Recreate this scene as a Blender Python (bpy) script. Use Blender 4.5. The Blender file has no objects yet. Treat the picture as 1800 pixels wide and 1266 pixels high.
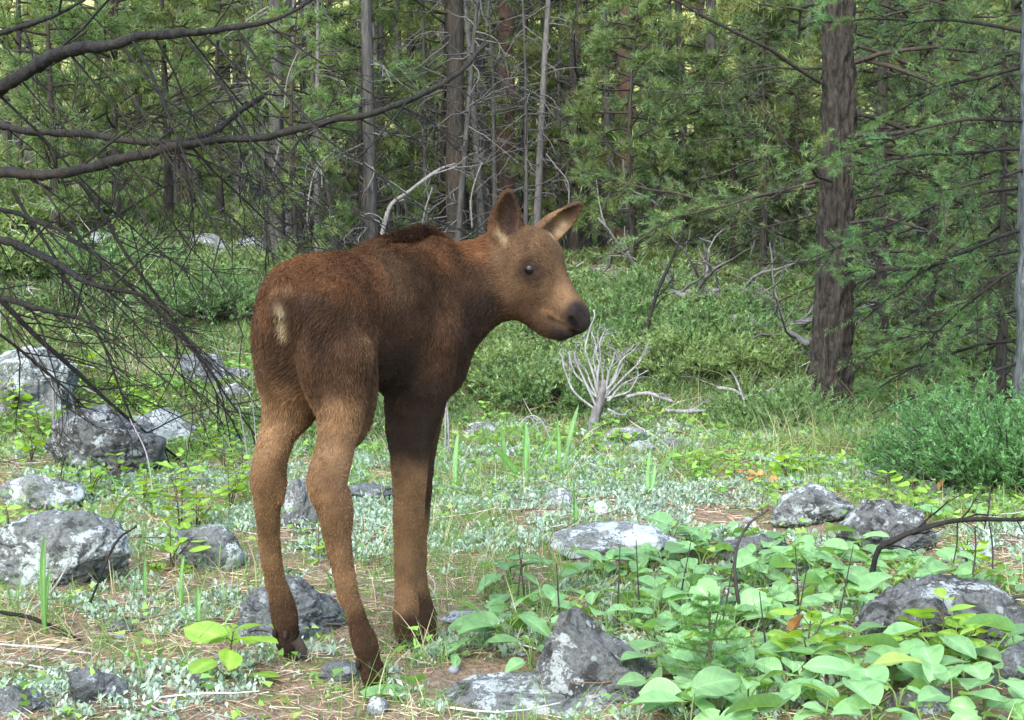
import bpy, math, random
import numpy as np
from mathutils import Vector

# ------------------------------------------------------------------ camera, sky, sun, exposure
SC = bpy.context.scene
COL = SC.collection
F_PX, W_PX, H_PX, HORIZON = 2345.0, 1800.0, 1266.0, 480.0
CAM_H = 0.77
PITCH = math.atan((H_PX / 2 - HORIZON) / F_PX)
cam_data = bpy.data.cameras.new('camera')
cam = bpy.data.objects.new('camera', cam_data)
COL.objects.link(cam)
cam.location = (0, 0, CAM_H)
cam.rotation_euler = (math.pi / 2 - PITCH, 0, 0)
cam_data.sensor_fit = 'HORIZONTAL'
cam_data.sensor_width = 36.0
cam_data.lens = 36.0 * F_PX / W_PX
cam_data.clip_start = 0.05
cam_data.clip_end = 1000
SC.camera = cam

SUN_EL, SUN_AZ = math.radians(47), math.radians(203)      # soft light from the open side of the clearing, behind and left of the camera
world = bpy.data.worlds.new('World')
SC.world = world
world.use_nodes = True
wn = world.node_tree
sky = wn.nodes.new('ShaderNodeTexSky')
sky.sky_type = 'NISHITA'
sky.sun_disc = False
sky.sun_elevation = SUN_EL
sky.sun_rotation = SUN_AZ
sky.air_density = 1.0
sky.dust_density = 1.0
sky.ozone_density = 1.0
wbg = wn.nodes['Background']
wbg.inputs['Strength'].default_value = 0.15
wn.links.new(sky.outputs['Color'], wbg.inputs['Color'])
sun_data = bpy.data.lights.new('sun', 'SUN')
sun_data.energy = 1.15
sun_data.angle = math.radians(60)
sun_data.color = (1.0, 0.99, 0.97)
sun = bpy.data.objects.new('sun', sun_data)
COL.objects.link(sun)
sd = Vector((math.sin(SUN_AZ) * math.cos(SUN_EL), math.cos(SUN_AZ) * math.cos(SUN_EL), math.sin(SUN_EL)))
sun.rotation_euler = sd.to_track_quat('Z', 'Y').to_euler()
sun.location = sd * 30
vs = SC.view_settings
vs.view_transform = 'Standard'
vs.look = 'None'
vs.exposure = 2.5
vs.gamma = 1.0
vs.use_curve_mapping = False
SC.render.engine = 'CYCLES'
SC.cycles.use_denoising = True
SC.cycles.max_bounces = 6
SC.cycles.diffuse_bounces = 3
SC.cycles.glossy_bounces = 2
SC.cycles.transmission_bounces = 3
SC.cycles.use_adaptive_sampling = True
SC.cycles.adaptive_threshold = 0.02

# ------------------------------------------------------------------ helpers
CP, SP = math.cos(PITCH), math.sin(PITCH)
FWD, UP, RIGHT = np.array([0, CP, -SP]), np.array([0, SP, CP]), np.array([1.0, 0, 0])
CAMP = np.array([0, 0, CAM_H])

def P(px, py, d):
    """point seen at photograph pixel (px, py), d metres in front of the camera"""
    return CAMP + d * (FWD + RIGHT * (px - W_PX / 2) / F_PX + UP * (H_PX / 2 - py) / F_PX)

def hash3(i, j, k, seed):
    n = (i.astype(np.int64) * 374761393 + j.astype(np.int64) * 668265263 + k.astype(np.int64) * 2147483647 + seed * 1274126177) & 0x7fffffff
    n = ((n ^ (n >> 13)) * 1274126177) & 0x7fffffff
    n = ((n ^ (n >> 16)) * 668265263) & 0x7fffffff
    return (n & 0xffff) / 65535.0

def vnoise(p, seed=0):
    p = np.asarray(p, float)
    f0 = np.floor(p)
    t = p - f0
    t = t * t * (3 - 2 * t)
    i, j, k = (f0[:, a].astype(np.int64) for a in range(3))
    r = 0
    for a in (0, 1):
        wa = t[:, 0] if a else 1 - t[:, 0]
        for b in (0, 1):
            wb = t[:, 1] if b else 1 - t[:, 1]
            for c in (0, 1):
                wc = t[:, 2] if c else 1 - t[:, 2]
                r = r + wa * wb * wc * hash3(i + a, j + b, k + c, seed)
    return r * 2 - 1

def fbm(p, oct=4, seed=0):
    p = np.asarray(p, float)
    a, s, r = 1.0, 1.0, 0
    for o in range(oct):
        r = r + a * vnoise(p * s + o * 17.3, seed + o)
        a *= 0.5
        s *= 2.03
    return r

def smooth(a, b, x):
    t = np.clip((x - a) / (b - a), 0, 1)
    return t * t * (3 - 2 * t)

def unit(v):
    v = np.asarray(v, float)
    return v / (np.linalg.norm(v, axis=-1, keepdims=True) + 1e-12)

class MB:
    """collects vertices, faces and per-vertex colours, then links ONE mesh object"""
    def __init__(self):
        self.v, self.f3, self.f4, self.c, self.n = [], [], [], [], 0
        self.uv = []
    def add(self, v, f, col=None):
        v = np.asarray(v, float).reshape(-1, 3)
        f = np.asarray(f, np.int64)
        self.v.append(v)
        (self.f3 if f.shape[1] == 3 else self.f4).append(f + self.n)
        if col is None:
            col = (1, 1, 1)
        col = np.asarray(col, float)
        if col.ndim == 1:
            col = np.tile(col[:3], (len(v), 1))
        self.c.append(col[:, :3])
        self.n += len(v)
    def mesh(self, name, smooth_shade=True, colour=True):
        me = bpy.data.meshes.new(name)
        v = np.concatenate(self.v)
        f3 = np.concatenate(self.f3) if self.f3 else np.zeros((0, 3), np.int64)
        f4 = np.concatenate(self.f4) if self.f4 else np.zeros((0, 4), np.int64)
        me.vertices.add(len(v))
        me.vertices.foreach_set('co', v.astype(np.float32).ravel())
        loops = np.concatenate([f3.ravel(), f4.ravel()]).astype(np.int32)
        me.loops.add(len(loops))
        me.loops.foreach_set('vertex_index', loops)
        tot = np.concatenate([np.full(len(f3), 3), np.full(len(f4), 4)]).astype(np.int32)
        start = np.concatenate([[0], np.cumsum(tot)[:-1]]).astype(np.int32)
        me.polygons.add(len(tot))
        me.polygons.foreach_set('loop_start', start)
        me.polygons.foreach_set('use_smooth', np.full(len(tot), smooth_shade))
        if colour:
            c = np.concatenate(self.c)
            at = me.attributes.new('col', 'FLOAT_COLOR', 'POINT')
            at.data.foreach_set('color', np.hstack([c, np.ones((len(c), 1))]).astype(np.float32).ravel())
        me.update(calc_edges=True)
        me.validate()
        return me
    def build(self, name, mat, parent=None, smooth_shade=True):
        return link(name, self.mesh(name, smooth_shade), mat, parent)

def link(name, me, mat, parent=None):
    o = bpy.data.objects.new(name, me)
    COL.objects.link(o)
    if mat is not None and not me.materials:
        me.materials.append(mat)
    if parent is not None:
        o.parent = parent
    return o

def tag(o, label=None, cat=None, group=None, kind=None):
    if label: o['label'] = label
    if cat: o['category'] = cat
    if group: o['group'] = group
    if kind: o['kind'] = kind
    return o

def thing(name, label, cat, loc=(0, 0, 0), rz=0.0, group=None):
    o = bpy.data.objects.new(name, None)
    COL.objects.link(o)
    o.empty_display_size = 0.05
    o.location = tuple(float(a) for a in loc)
    o.rotation_euler = (0, 0, rz)
    return tag(o, label, cat, group)

def tube(mb, pts, rad, sides=5, col=(1, 1, 1), tip=True, wob=0.0, seed=0):
    pts = np.asarray(pts, float)
    n = len(pts)
    rad = np.broadcast_to(np.asarray(rad, float), (n,))
    t = np.gradient(pts, axis=0)
    t = unit(t)
    ref = np.array([0.31, 0.17, 0.93]) if abs(t[0, 2]) < 0.8 else np.array([0.93, 0.2, 0.1])
    a = unit(np.cross(t, ref))
    b = np.cross(t, a)
    ang = np.linspace(0, 2 * np.pi, sides, endpoint=False)
    ring = a[:, None, :] * np.cos(ang)[None, :, None] + b[:, None, :] * np.sin(ang)[None, :, None]
    r = rad[:, None] * np.ones((1, sides))
    if wob:
        q = (pts[:, None, :] + ring * rad[:, None, None]).reshape(-1, 3)
        r = r * (1 + wob * vnoise(q * 1.6 / max(rad.max(), 1e-3), seed).reshape(n, sides))
    v = (pts[:, None, :] + ring * r[:, :, None]).reshape(-1, 3)
    i = np.arange(n - 1)[:, None] * sides
    j = np.arange(sides)[None, :]
    j2 = (j + 1) % sides
    f = np.stack([i + j, i + j2, i + sides + j2, i + sides + j], -1).reshape(-1, 4)
    mb.add(v, f, col)
    if tip:
        base = mb.n - sides
        k = np.arange(sides)
        mb.f3.append(np.stack([base + k, base + (k + 1) % sides, np.full(sides, mb.n)], -1))
        mb.v.append((pts[-1] + t[-1] * rad[-1] * 0.6)[None, :])
        mb.c.append(np.asarray(mb.c[-1][-1])[None, :])
        mb.n += 1

def spline(ctrl, n):
    """smooth curve through control rows (any number of columns)"""
    c = np.asarray(ctrl, float)
    if len(c) == 2:
        u = np.linspace(0, 1, n)[:, None]
        return c[0] * (1 - u) + c[1] * u
    c = np.vstack([2 * c[0] - c[1], c, 2 * c[-1] - c[-2]])
    m = len(c) - 3
    u = np.linspace(0, m - 1e-6, n)
    k = np.floor(u).astype(int)
    t = (u - k)[:, None]
    p0, p1, p2, p3 = c[k], c[k + 1], c[k + 2], c[k + 3]
    return 0.5 * (2 * p1 + (p2 - p0) * t + (2 * p0 - 5 * p1 + 4 * p2 - p3) * t ** 2 + (3 * p1 - p0 - 3 * p2 + p3) * t ** 3)

# ------------------------------------------------------------------ materials
class N:
    def __init__(self, name):
        self.m = bpy.data.materials.new(name)
        self.m.use_nodes = True
        self.t = self.m.node_tree
        self.b = self.t.nodes['Principled BSDF']
        self.out = self.t.nodes['Material Output']
    def new(self, kind, **kw):
        n = self.t.nodes.new(kind)
        for k, v in kw.items():
            setattr(n, k, v)
        return n
    def link(self, a, b):
        self.t.links.new(a, b)
    def val(self, sock, v):
        if hasattr(v, 'is_output') or hasattr(v, 'links'):
            self.link(v, sock)
        else:
            if sock.type == 'RGBA' and len(v) == 3:
                v = (*v, 1)
            sock.default_value = v
    def coord(self, kind='Object', scale=None):
        o = self.new('ShaderNodeTexCoord').outputs[kind]
        if scale is not None:
            mp = self.new('ShaderNodeMapping')
            mp.inputs['Scale'].default_value = scale
            self.link(o, mp.inputs['Vector'])
            o = mp.outputs['Vector']
        return o
    def noise(self, vec, scale, detail=4.0, rough=0.55, dist=0.0):
        n = self.new('ShaderNodeTexNoise')
        self.link(vec, n.inputs['Vector'])
        n.inputs['Scale'].default_value = scale
        n.inputs['Detail'].default_value = detail
        n.inputs['Roughness'].default_value = rough
        n.inputs['Distortion'].default_value = dist
        return n.outputs['Fac']
    def ramp(self, fac, stops):
        r = self.new('ShaderNodeValToRGB')
        self.link(fac, r.inputs['Fac'])
        e = r.color_ramp.elements
        while len(e) < len(stops):
            e.new(0.5)
        for k, (p, c) in enumerate(stops):
            e[k].position = p
            e[k].color = (c, c, c, 1) if isinstance(c, (int, float)) else (*c, 1)
        return r.outputs['Color']
    def mix(self, fac, a, b, mode='MIX'):
        m = self.new('ShaderNodeMix', data_type='RGBA', blend_type=mode)
        self.val(m.inputs[0], fac)
        self.val(m.inputs[6], a)
        self.val(m.inputs[7], b)
        return m.outputs[2]
    def math(self, op, a, b=0.0):
        m = self.new('ShaderNodeMath', operation=op)
        self.val(m.inputs[0], a)
        self.val(m.inputs[1], b)
        return m.outputs[0]
    def attr(self, name='col'):
        a = self.new('ShaderNodeAttribute')
        a.attribute_name = name
        return a.outputs['Color']
    def bump(self, h, strength=0.5, dist=0.01):
        b = self.new('ShaderNodeBump')
        b.inputs['Strength'].default_value = strength
        b.inputs['Distance'].default_value = dist
        self.link(h, b.inputs['Height'])
        self.link(b.outputs['Normal'], self.b.inputs['Normal'])
    def hsv(self, colour, h=0.5, s=1.0, v=1.0):
        n = self.new('ShaderNodeHueSaturation')
        self.val(n.inputs['Hue'], h); self.val(n.inputs['Saturation'], s); self.val(n.inputs['Value'], v)
        self.val(n.inputs['Color'], colour)
        return n.outputs['Color']
    def finish(self, colour, rough=0.8, spec=0.3, trans=0.0, trans_col=None):
        self.val(self.b.inputs['Base Color'], colour)
        self.val(self.b.inputs['Roughness'], rough)
        self.b.inputs['Specular IOR Level'].default_value = spec
        if trans > 0:
            tr = self.new('ShaderNodeBsdfTranslucent')
            self.val(tr.inputs['Color'], trans_col if trans_col is not None else colour)
            mx = self.new('ShaderNodeMixShader')
            mx.inputs[0].default_value = trans
            self.link(self.b.outputs[0], mx.inputs[1])
            self.link(tr.outputs[0], mx.inputs[2])
            self.link(mx.outputs[0], self.out.inputs['Surface'])
        return self.m

def foliage_mat(name, trans=0.35, rough=0.55, spec=0.35, warm=(1.25, 1.25, 0.45), vary=0.25):
    n = N(name)
    c = n.attr()
    oi = n.new('ShaderNodeObjectInfo')
    r = n.math('MULTIPLY_ADD', oi.outputs['Random'], vary)
    n.t.nodes[-1].inputs[2].default_value = 1.0 - vary / 2
    c = n.hsv(c, v=r)
    tc = n.mix(1.0, c, warm, 'MULTIPLY')
    return n.finish(c, rough, spec, trans, tc)

def bark_mat(name, dark, light, red=None, scale=(14, 14, 2.2), bump=0.8):
    n = N(name)
    v = n.coord('Object', scale)
    a = n.noise(v, 2.0, 6, 0.65, 0.4)
    b = n.noise(n.coord('Object'), 3.0, 3)
    c = n.ramp(a, [(0.3, dark), (0.55, tuple((x + y) / 2 for x, y in zip(dark, light))), (0.75, light)])
    if red:
        c = n.mix(n.ramp(b, [(0.42, 0.0), (0.62, 1.0)]), c, n.mix(0.6, c, red))
    c = n.mix(1.0, c, n.attr(), 'MULTIPLY')
    n.bump(a, bump, 0.02)
    return n.finish(c, 0.92, 0.15)

def plain_mat(name, colour, rough=0.8, spec=0.3, var=0.35, scale=30):
    n = N(name)
    a = n.noise(n.coord('Object'), scale, 4)
    lo = tuple(x * (1 - var) for x in colour)
    hi = tuple(min(1, x * (1 + var)) for x in colour)
    c = n.ramp(a, [(0.3, lo), (0.7, hi)])
    c = n.mix(1.0, c, n.attr(), 'MULTIPLY')
    n.bump(a, 0.3, 0.005)
    return n.finish(c, rough, spec)

# ------------------------------------------------------------------ terrain
_DD = np.array([-12, 0, 2.2, 2.75, 5, 7, 9, 11, 13, 16, 20, 24, 32, 45, 80, 220], float)
_ZZ = np.array([0.1, 0.05, 0.02, -0.01, -0.015, -0.02, 0.28, 0.57, 0.76, 0.98, 1.22, 1.5, 3.4, 9.0, 28, 95], float)
HOOVES = {'hind_right': P(660, 1216, 2.47), 'hind_left': P(512, 1158, 2.63),
          'fore_right': P(722, 1163, 2.84), 'fore_left': P(760, 1147, 2.965)}

def h_base(x, y):
    x = np.asarray(x, float); y = np.asarray(y, float)
    z = np.interp(y, _DD, _ZZ)
    z = z + 0.22 * np.maximum(0, -x - 1.3) * smooth(6.5, 14, y) * (1 - smooth(20, 45, y))
    z = z + 0.10 * np.maximum(0, x - 2.2) * smooth(6.5, 14, y) * (1 - smooth(20, 45, y))
    q = np.stack([x, y, 0 * x], -1).reshape(-1, 3)
    amp = 0.016 + 0.035 * smooth(3.2, 8, y) + 0.25 * smooth(12, 40, y)
    z = z + amp * fbm(q * 1.7, 3, 5).reshape(z.shape)
    z = z + 0.012 * vnoise(q * 6.1, 11).reshape(z.shape)
    z = z + smooth(8, 14, np.abs(y)) * 0.12 * vnoise(q * 0.5, 4).reshape(z.shape)
    return z

_pins = np.array([HOOVES[k] for k in HOOVES])
_pinerr = _pins[:, 2] - h_base(_pins[:, 0], _pins[:, 1])
def ground(x, y):
    x = np.asarray(x, float); y = np.asarray(y, float)
    z = h_base(x, y)
    w = np.stack([np.exp(-((x - p[0]) ** 2 + (y - p[1]) ** 2) / 0.10 ** 2) for p in _pins])
    s = w.sum(0)
    z = z + (w ** 2 * _pinerr.reshape((-1,) + (1,) * z.ndim)).sum(0) / (w ** 2 + 1e-9).sum(0) * np.clip(s, 0, 1)
    return z

_T = np.geomspace(1.6, 90, 1500)
def G(px, py):
    """point of the ground seen at photograph pixel (px, py); returns (point, depth)"""
    r = FWD + RIGHT * (px - W_PX / 2) / F_PX + UP * (H_PX / 2 - py) / F_PX
    q = CAMP + _T[:, None] * r
    below = q[:, 2] < ground(q[:, 0], q[:, 1])
    k = int(np.argmax(below)) if below.any() else len(_T) - 1
    k = max(k, 1)
    lo, hi = _T[k - 1], _T[k]
    for _ in range(18):
        m = (lo + hi) / 2
        c = CAMP + m * r
        if c[2] < float(ground(c[0], c[1])): hi = m
        else: lo = m
    c = CAMP + hi * r
    c[2] = float(ground(c[0], c[1]))
    return c, hi

def at_depth(px, d):
    """ground point under photograph column px at depth d"""
    x = (px - W_PX / 2) / F_PX * d
    return np.array([x, d, float(ground(x, d))])

xs = np.concatenate([-np.geomspace(3.0, 160, 60)[::-1], np.arange(-2.96, 2.97, 0.04), np.geomspace(3.0, 160, 60)])
ys = np.concatenate([-np.geomspace(1.0, 12, 14)[::-1], np.arange(-0.9, 1.9, 0.15), np.arange(2.0, 7.5, 0.04), np.geomspace(7.54, 220, 150)])
gx, gy = np.meshgrid(xs, ys)
gz = ground(gx, gy)
nx, ny = len(xs), len(ys)
ii, jj = np.meshgrid(np.arange(nx - 1), np.arange(ny - 1))
k0 = (jj * nx + ii).ravel()
mb = MB()
mb.add(np.stack([gx, gy, gz], -1).reshape(-1, 3), np.stack([k0, k0 + 1, k0 + nx + 1, k0 + nx], -1))

n = N('forest_soil')
v = n.coord('Object')
big = n.noise(v, 0.9, 4)
mid = n.noise(v, 7.0, 5, 0.6)
fine = n.noise(v, 60.0, 5, 0.7)
litter = n.noise(n.coord('Object', (220, 60, 60)), 1.0, 3, 0.7, 1.5)
c = n.ramp(fine, [(0.3, (0.045, 0.036, 0.026)), (0.5, (0.125, 0.092, 0.062)), (0.72, (0.30, 0.23, 0.16))])
c = n.mix(n.ramp(litter, [(0.45, 0.0), (0.62, 0.7)]), c, (0.36, 0.24, 0.14))
c = n.mix(n.ramp(mid, [(0.48, 0.0), (0.62, 0.75)]), c, n.ramp(fine, [(0.3, (0.035, 0.06, 0.015)), (0.7, (0.13, 0.19, 0.05))]))
# farther ground is grown over: turf, with hillside sunlight painted in as pale yellow-green
sep = n.new('ShaderNodeSeparateXYZ'); n.link(v, sep.inputs[0])
far = n.math('MULTIPLY', n.math('SUBTRACT', sep.outputs['Y'], 6.5), 0.3)
n.t.nodes[-1].use_clamp = True
far2 = n.math('MULTIPLY', n.math('SUBTRACT', sep.outputs['Y'], 26.0), 0.08)
n.t.nodes[-1].use_clamp = True
c = n.mix(n.math('MULTIPLY', far, 0.8), c, n.ramp(mid, [(0.3, (0.035, 0.06, 0.018)), (0.5, (0.08, 0.12, 0.035)), (0.7, (0.16, 0.17, 0.07))]))
c = n.mix(far2, c, n.ramp(n.noise(v, 0.35, 5, 0.7), [(0.35, (0.22, 0.26, 0.07)), (0.55, (0.42, 0.42, 0.14)), (0.7, (0.52, 0.40, 0.18))]))
n.bump(n.math('ADD', fine, n.math('MULTIPLY', mid, 2.0)), 0.8, 0.02)
n.finish(c, 0.95, 0.1)
tag(mb.build('ground', n.m), kind='structure')

# ------------------------------------------------------------------ moose calf: one continuous surface from a smooth signed-distance body
BF = np.array([math.sin(math.radians(25)), math.cos(math.radians(25)), 0.0])     # heading: away and to the right
BR = np.array([BF[1], -BF[0], 0.0])
BU = np.array([0, 0, 1.0])
HIP = P(495, 540, 2.42) + 0.08 * BF
HIP[2] = 0
def L(f, r, u): return HIP + BF * f + BR * r + BU * u

PRIMS = []          # (kind, data..., blend, flow direction)
def ell(c, rad, rot=None, k=0.04, flow=None):
    ax = np.array([BF, BR, BU]) if rot is None else np.array(rot)
    PRIMS.append(('e', np.asarray(c, float), ax, np.asarray(rad, float), k, -BF * 0.9 - BU * 0.45 if flow is None else flow))
def chain(rows, k=0.03, flow=None):
    """rows of (px, py, depth, radius in px): tapered capsules"""
    q = np.array([[*P(*a[:3]), a[3] * a[2] / F_PX] for a in rows])
    q = spline(q, (len(q) - 1) * 2 + 1)
    PRIMS.append(('h', q, k, q[-1, :3] - q[0, :3] if flow is None else flow))

# trunk
ell(L(0.20, 0, 0.690), (0.27, 0.084, 0.106))
ell(L(0.30, 0, 0.665), (0.18, 0.098, 0.140))
ell(L(0.43, 0, 0.650), (0.13, 0.100, 0.165))
ell(L(0.38, 0, 0.755), (0.16, 0.055, 0.078), k=0.06)
ell(L(0.24, 0, 0.735), (0.20, 0.060, 0.070), k=0.05)
ell(L(0.045, 0, 0.698), (0.130, 0.088, 0.104), k=0.045)
ell(L(0.012, 0.056, 0.635), (0.094, 0.052, 0.130), k=0.022)
ell(L(0.01, -0.040, 0.640), (0.092, 0.052, 0.125), k=0.045)
ell(L(0.040, 0.064, 0.560), (0.080, 0.042, 0.125), k=0.03, flow=-BU)
ell(L(0.030, -0.048, 0.575), (0.072, 0.040, 0.115), k=0.05, flow=-BU)
ell(L(0.440, 0.062, 0.640), (0.080, 0.046, 0.135), k=0.022, flow=-BU - 0.4 * BF)
ell(L(0.455, -0.055, 0.640), (0.085, 0.052, 0.135), k=0.05, flow=-BU)
ell(L(0.53, 0.0, 0.635), (0.06, 0.065, 0.100), k=0.05)
# tail stub
PRIMS.append(('c', L(-0.070, 0, 0.745), L(-0.100, 0, 0.700), 0.020, 0.015, 0.015, -BU))
# hind legs
chain([(604, 630, 2.455, 52), (601, 700, 2.45, 43), (594, 770, 2.42, 34), (580, 825, 2.395, 34), (577, 855, 2.385, 32), (588, 895, 2.385, 27),
       (600, 950, 2.39, 19.5), (613, 1030, 2.40, 16), (628, 1090, 2.42, 18), (641, 1132, 2.435, 23.5), (648, 1160, 2.445, 19.5), (655, 1186, 2.455, 21)], 0.02)
chain([(606, 868, 2.40, 10), (612, 895, 2.40, 9), (612, 920, 2.40, 6)], 0.015)
chain([(560, 852, 2.385, 12), (566, 905, 2.39, 8), (582, 980, 2.395, 7), (602, 1060, 2.41, 7)], 0.012)
chain([(574, 760, 2.40, 10), (560, 810, 2.375, 10), (551, 846, 2.37, 13), (562, 878, 2.378, 12)], 0.012)             # point of the hock
chain([(515, 630, 2.545, 46), (510, 695, 2.54, 38), (492, 755, 2.52, 31), (476, 805, 2.50, 28), (471, 840, 2.50, 28), (469, 880, 2.505, 23),
       (473, 930, 2.525, 17.5), (482, 1000, 2.56, 14.5), (490, 1042, 2.585, 17), (500, 1080, 2.60, 23), (504, 1105, 2.61, 20), (507, 1130, 2.615, 20)], 0.02)
chain([(455, 838, 2.48, 11), (455, 885, 2.49, 8), (462, 960, 2.53, 6), (474, 1030, 2.57, 6)], 0.012)
chain([(492, 850, 2.50, 9), (492, 880, 2.50, 7)], 0.012)
# fore legs
chain([(742, 600, 2.81, 68), (732, 680, 2.81, 58), (722, 750, 2.81, 44), (719, 810, 2.805, 33), (719, 862, 2.805, 28.5), (719, 905, 2.815, 24),
       (719, 965, 2.825, 17.5), (717, 1035, 2.83, 17), (712, 1078, 2.83, 23.5), (713, 1106, 2.832, 20), (720, 1140, 2.835, 20)], 0.02)
chain([(700, 880, 2.80, 8), (700, 960, 2.82, 6), (701, 1050, 2.825, 7)], 0.012)
chain([(752, 600, 2.95, 60), (745, 680, 2.95, 46), (739, 750, 2.95, 37), (734, 810, 2.945, 30), (735, 862, 2.945, 24.5), (735, 908, 2.95, 20), (735, 975, 2.955, 16),
       (737, 1035, 2.96, 16), (743, 1080, 2.965, 21), (750, 1108, 2.965, 18), (757, 1130, 2.965, 16)], 0.02)
# neck
chain([(745, 470, 2.90, 46), (800, 478, 2.94, 47), (866, 462, 2.94, 44)], 0.05, flow=np.array([-0.9, 0, -0.35]))
chain([(762, 545, 2.90, 62), (812, 530, 2.93, 56), (872, 508, 2.93, 44)], 0.05, flow=np.array([-0.7, 0, -0.7]))
chain([(775, 590, 2.88, 46), (820, 555, 2.91, 40), (868, 530, 2.92, 34)], 0.04, flow=np.array([-0.6, 0, -0.8]))
# head (turned to the right, in profile)
HD = 2.915
_hf = unit(P(1010, 560, 2.865) - P(900, 450, HD))
_hr = unit(np.cross(_hf, np.array([0.0, -1, 0])))
if _hr[2] < 0: _hr = -_hr
_hs = np.cross(_hf, _hr)
HROT = [_hf, _hs, _hr]
HFLOW = -_hf
def hd(r): return r * HD / F_PX
ell(P(918, 455, HD), (hd(66), hd(46), hd(54)), HROT, 0.03, HFLOW)
ell(P(938, 454, HD - 0.005), (hd(52), hd(41), hd(44)), HROT, 0.03, HFLOW)
ell(P(908, 498, HD), (hd(50), hd(42), hd(50)), HROT, 0.03, HFLOW)
chain([(940, 470, HD - 0.01, 42), (968, 510, HD - 0.025, 37), (990, 538, HD - 0.035, 32), (1003, 555, HD - 0.045, 28)], 0.03, HFLOW)
ell(P(1006, 556, HD - 0.048), (hd(25), hd(29), hd(28)), HROT, 0.02, HFLOW)
ell(P(1012, 568, HD - 0.05), (hd(20), hd(27), hd(20)), None, 0.012, HFLOW)
ell(P(1012, 549, HD - 0.076), (hd(13), hd(7), hd(15)), None, 0.012, HFLOW)
chain([(915, 525, HD - 0.005, 33), (945, 555, HD - 0.02, 25), (968, 573, HD - 0.035, 20), (985, 580, HD - 0.045, 17)], 0.025, HFLOW)
ell(P(950, 442, HD - 0.02), (hd(34), hd(36), hd(29)), HROT, 0.02, HFLOW)
ell(P(938, 459, HD - 0.050), (hd(24), hd(11), hd(8)), HROT, 0.012, HFLOW)                   # brow
# ears: cupped
def ear(base, tip, half_w, face, thick=0.011):
    b, t = np.asarray(base), np.asarray(tip)
    ax = unit(t - b)
    fc = unit(np.asarray(face, float) - ax * np.dot(face, ax))
    side = np.cross(ax, fc)
    ln = np.linalg.norm(t - b)
    c = b + ax * ln * 0.47
    PRIMS.append(('ear', c, np.array([ax, side, fc]), np.array([ln * 0.56, half_w, thick]), 0.012, ax, b))
ear(P(886, 424, 2.885), P(894, 336, 2.885), hd(26), (0.10, -1, 0.05), 0.024)
ear(P(940, 428, 2.955), P(1021, 358, 3.00), hd(25), (0.55, -0.8, -0.1), 0.022)
def sd_prim(p, q):
    if q[0] == 'h':
        c = q[1]
        best = None
        for a, b in zip(c[:-1], c[1:]):
            ba = b[:3] - a[:3]
            t = np.clip(((p - a[:3]) @ ba) / (ba @ ba), 0, 1)
            d = np.linalg.norm(p - a[:3] - t[..., None] * ba, axis=-1) - (a[3] + (b[3] - a[3]) * t)
            best = d if best is None else np.minimum(best, d)
        return best
    if q[0] == 'c':
        a, b, ra, rb = q[1:5]
        ba = b - a
        t = np.clip(((p - a) @ ba) / (ba @ ba), 0, 1)
        return np.linalg.norm(p - a - t[..., None] * ba, axis=-1) - (ra + (rb - ra) * t)
    c, ax, r = q[1:4]
    l = (p - c) @ ax.T
    if q[0] == 'ear':
        u = l[..., 0] / r[0]
        w = r[1] * (1 - 0.28 * u - 0.15 * u * u)
        l = np.stack([l[..., 0], l[..., 1] * r[1] / np.maximum(w, 1e-3), l[..., 2]], -1)
        k0 = np.linalg.norm(l / r, axis=-1); k1 = np.linalg.norm(l / r ** 2, axis=-1) + 1e-9
        d = k0 * (k0 - 1) / k1
        rs = r * np.array([0.86, 0.74, 1.0])
        ls = l - np.array([0.06 * r[0], 0, 0.60 * r[2]])
        k0 = np.linalg.norm(ls / rs, axis=-1); k1 = np.linalg.norm(ls / rs ** 2, axis=-1) + 1e-9
        return np.maximum(d, -(k0 * (k0 - 1) / k1))
    k0 = np.linalg.norm(l / r, axis=-1)
    k1 = np.linalg.norm(l / r ** 2, axis=-1) + 1e-9
    return k0 * (k0 - 1) / k1

def bounds(q):
    if q[0] == 'h':
        return (q[1][:, :3] - q[1][:, 3:]).min(0), (q[1][:, :3] + q[1][:, 3:]).max(0)
    if q[0] == 'c':
        a, b, ra, rb = q[1:5]
        return np.minimum(a - ra, b - rb), np.maximum(a + ra, b + rb)
    c, ax, r = q[1:4]
    e = np.sqrt(((ax * r[:, None]) ** 2).sum(0))
    return c - e, c + e

VX = 0.0045
_lo = np.min([bounds(q)[0] for q in PRIMS], 0) - 0.03
_hi = np.max([bounds(q)[1] for q in PRIMS], 0) + 0.03
_dim = np.ceil((_hi - _lo) / VX).astype(int) + 1
S = np.full(_dim, 0.5, np.float32)
_axs = [_lo[a] + VX * np.arange(_dim[a]) for a in range(3)]
for q in PRIMS:
    b0, b1 = bounds(q)
    i0 = np.maximum(((b0 - 0.055 - _lo) / VX).astype(int), 0)
    i1 = np.minimum(((b1 + 0.055 - _lo) / VX).astype(int) + 2, _dim)
    sl = tuple(slice(i0[a], i1[a]) for a in range(3))
    p = np.stack(np.meshgrid(*[_axs[a][sl[a]] for a in range(3)], indexing='ij'), -1).astype(np.float32)
    d = sd_prim(p, q).astype(np.float32)
    k = q[-2] if q[0] != 'ear' else q[4]
    s = S[sl]
    h = np.maximum(k - np.abs(s - d), 0) / k
    S[sl] = np.minimum(s, d) - h * h * k * 0.25
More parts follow.
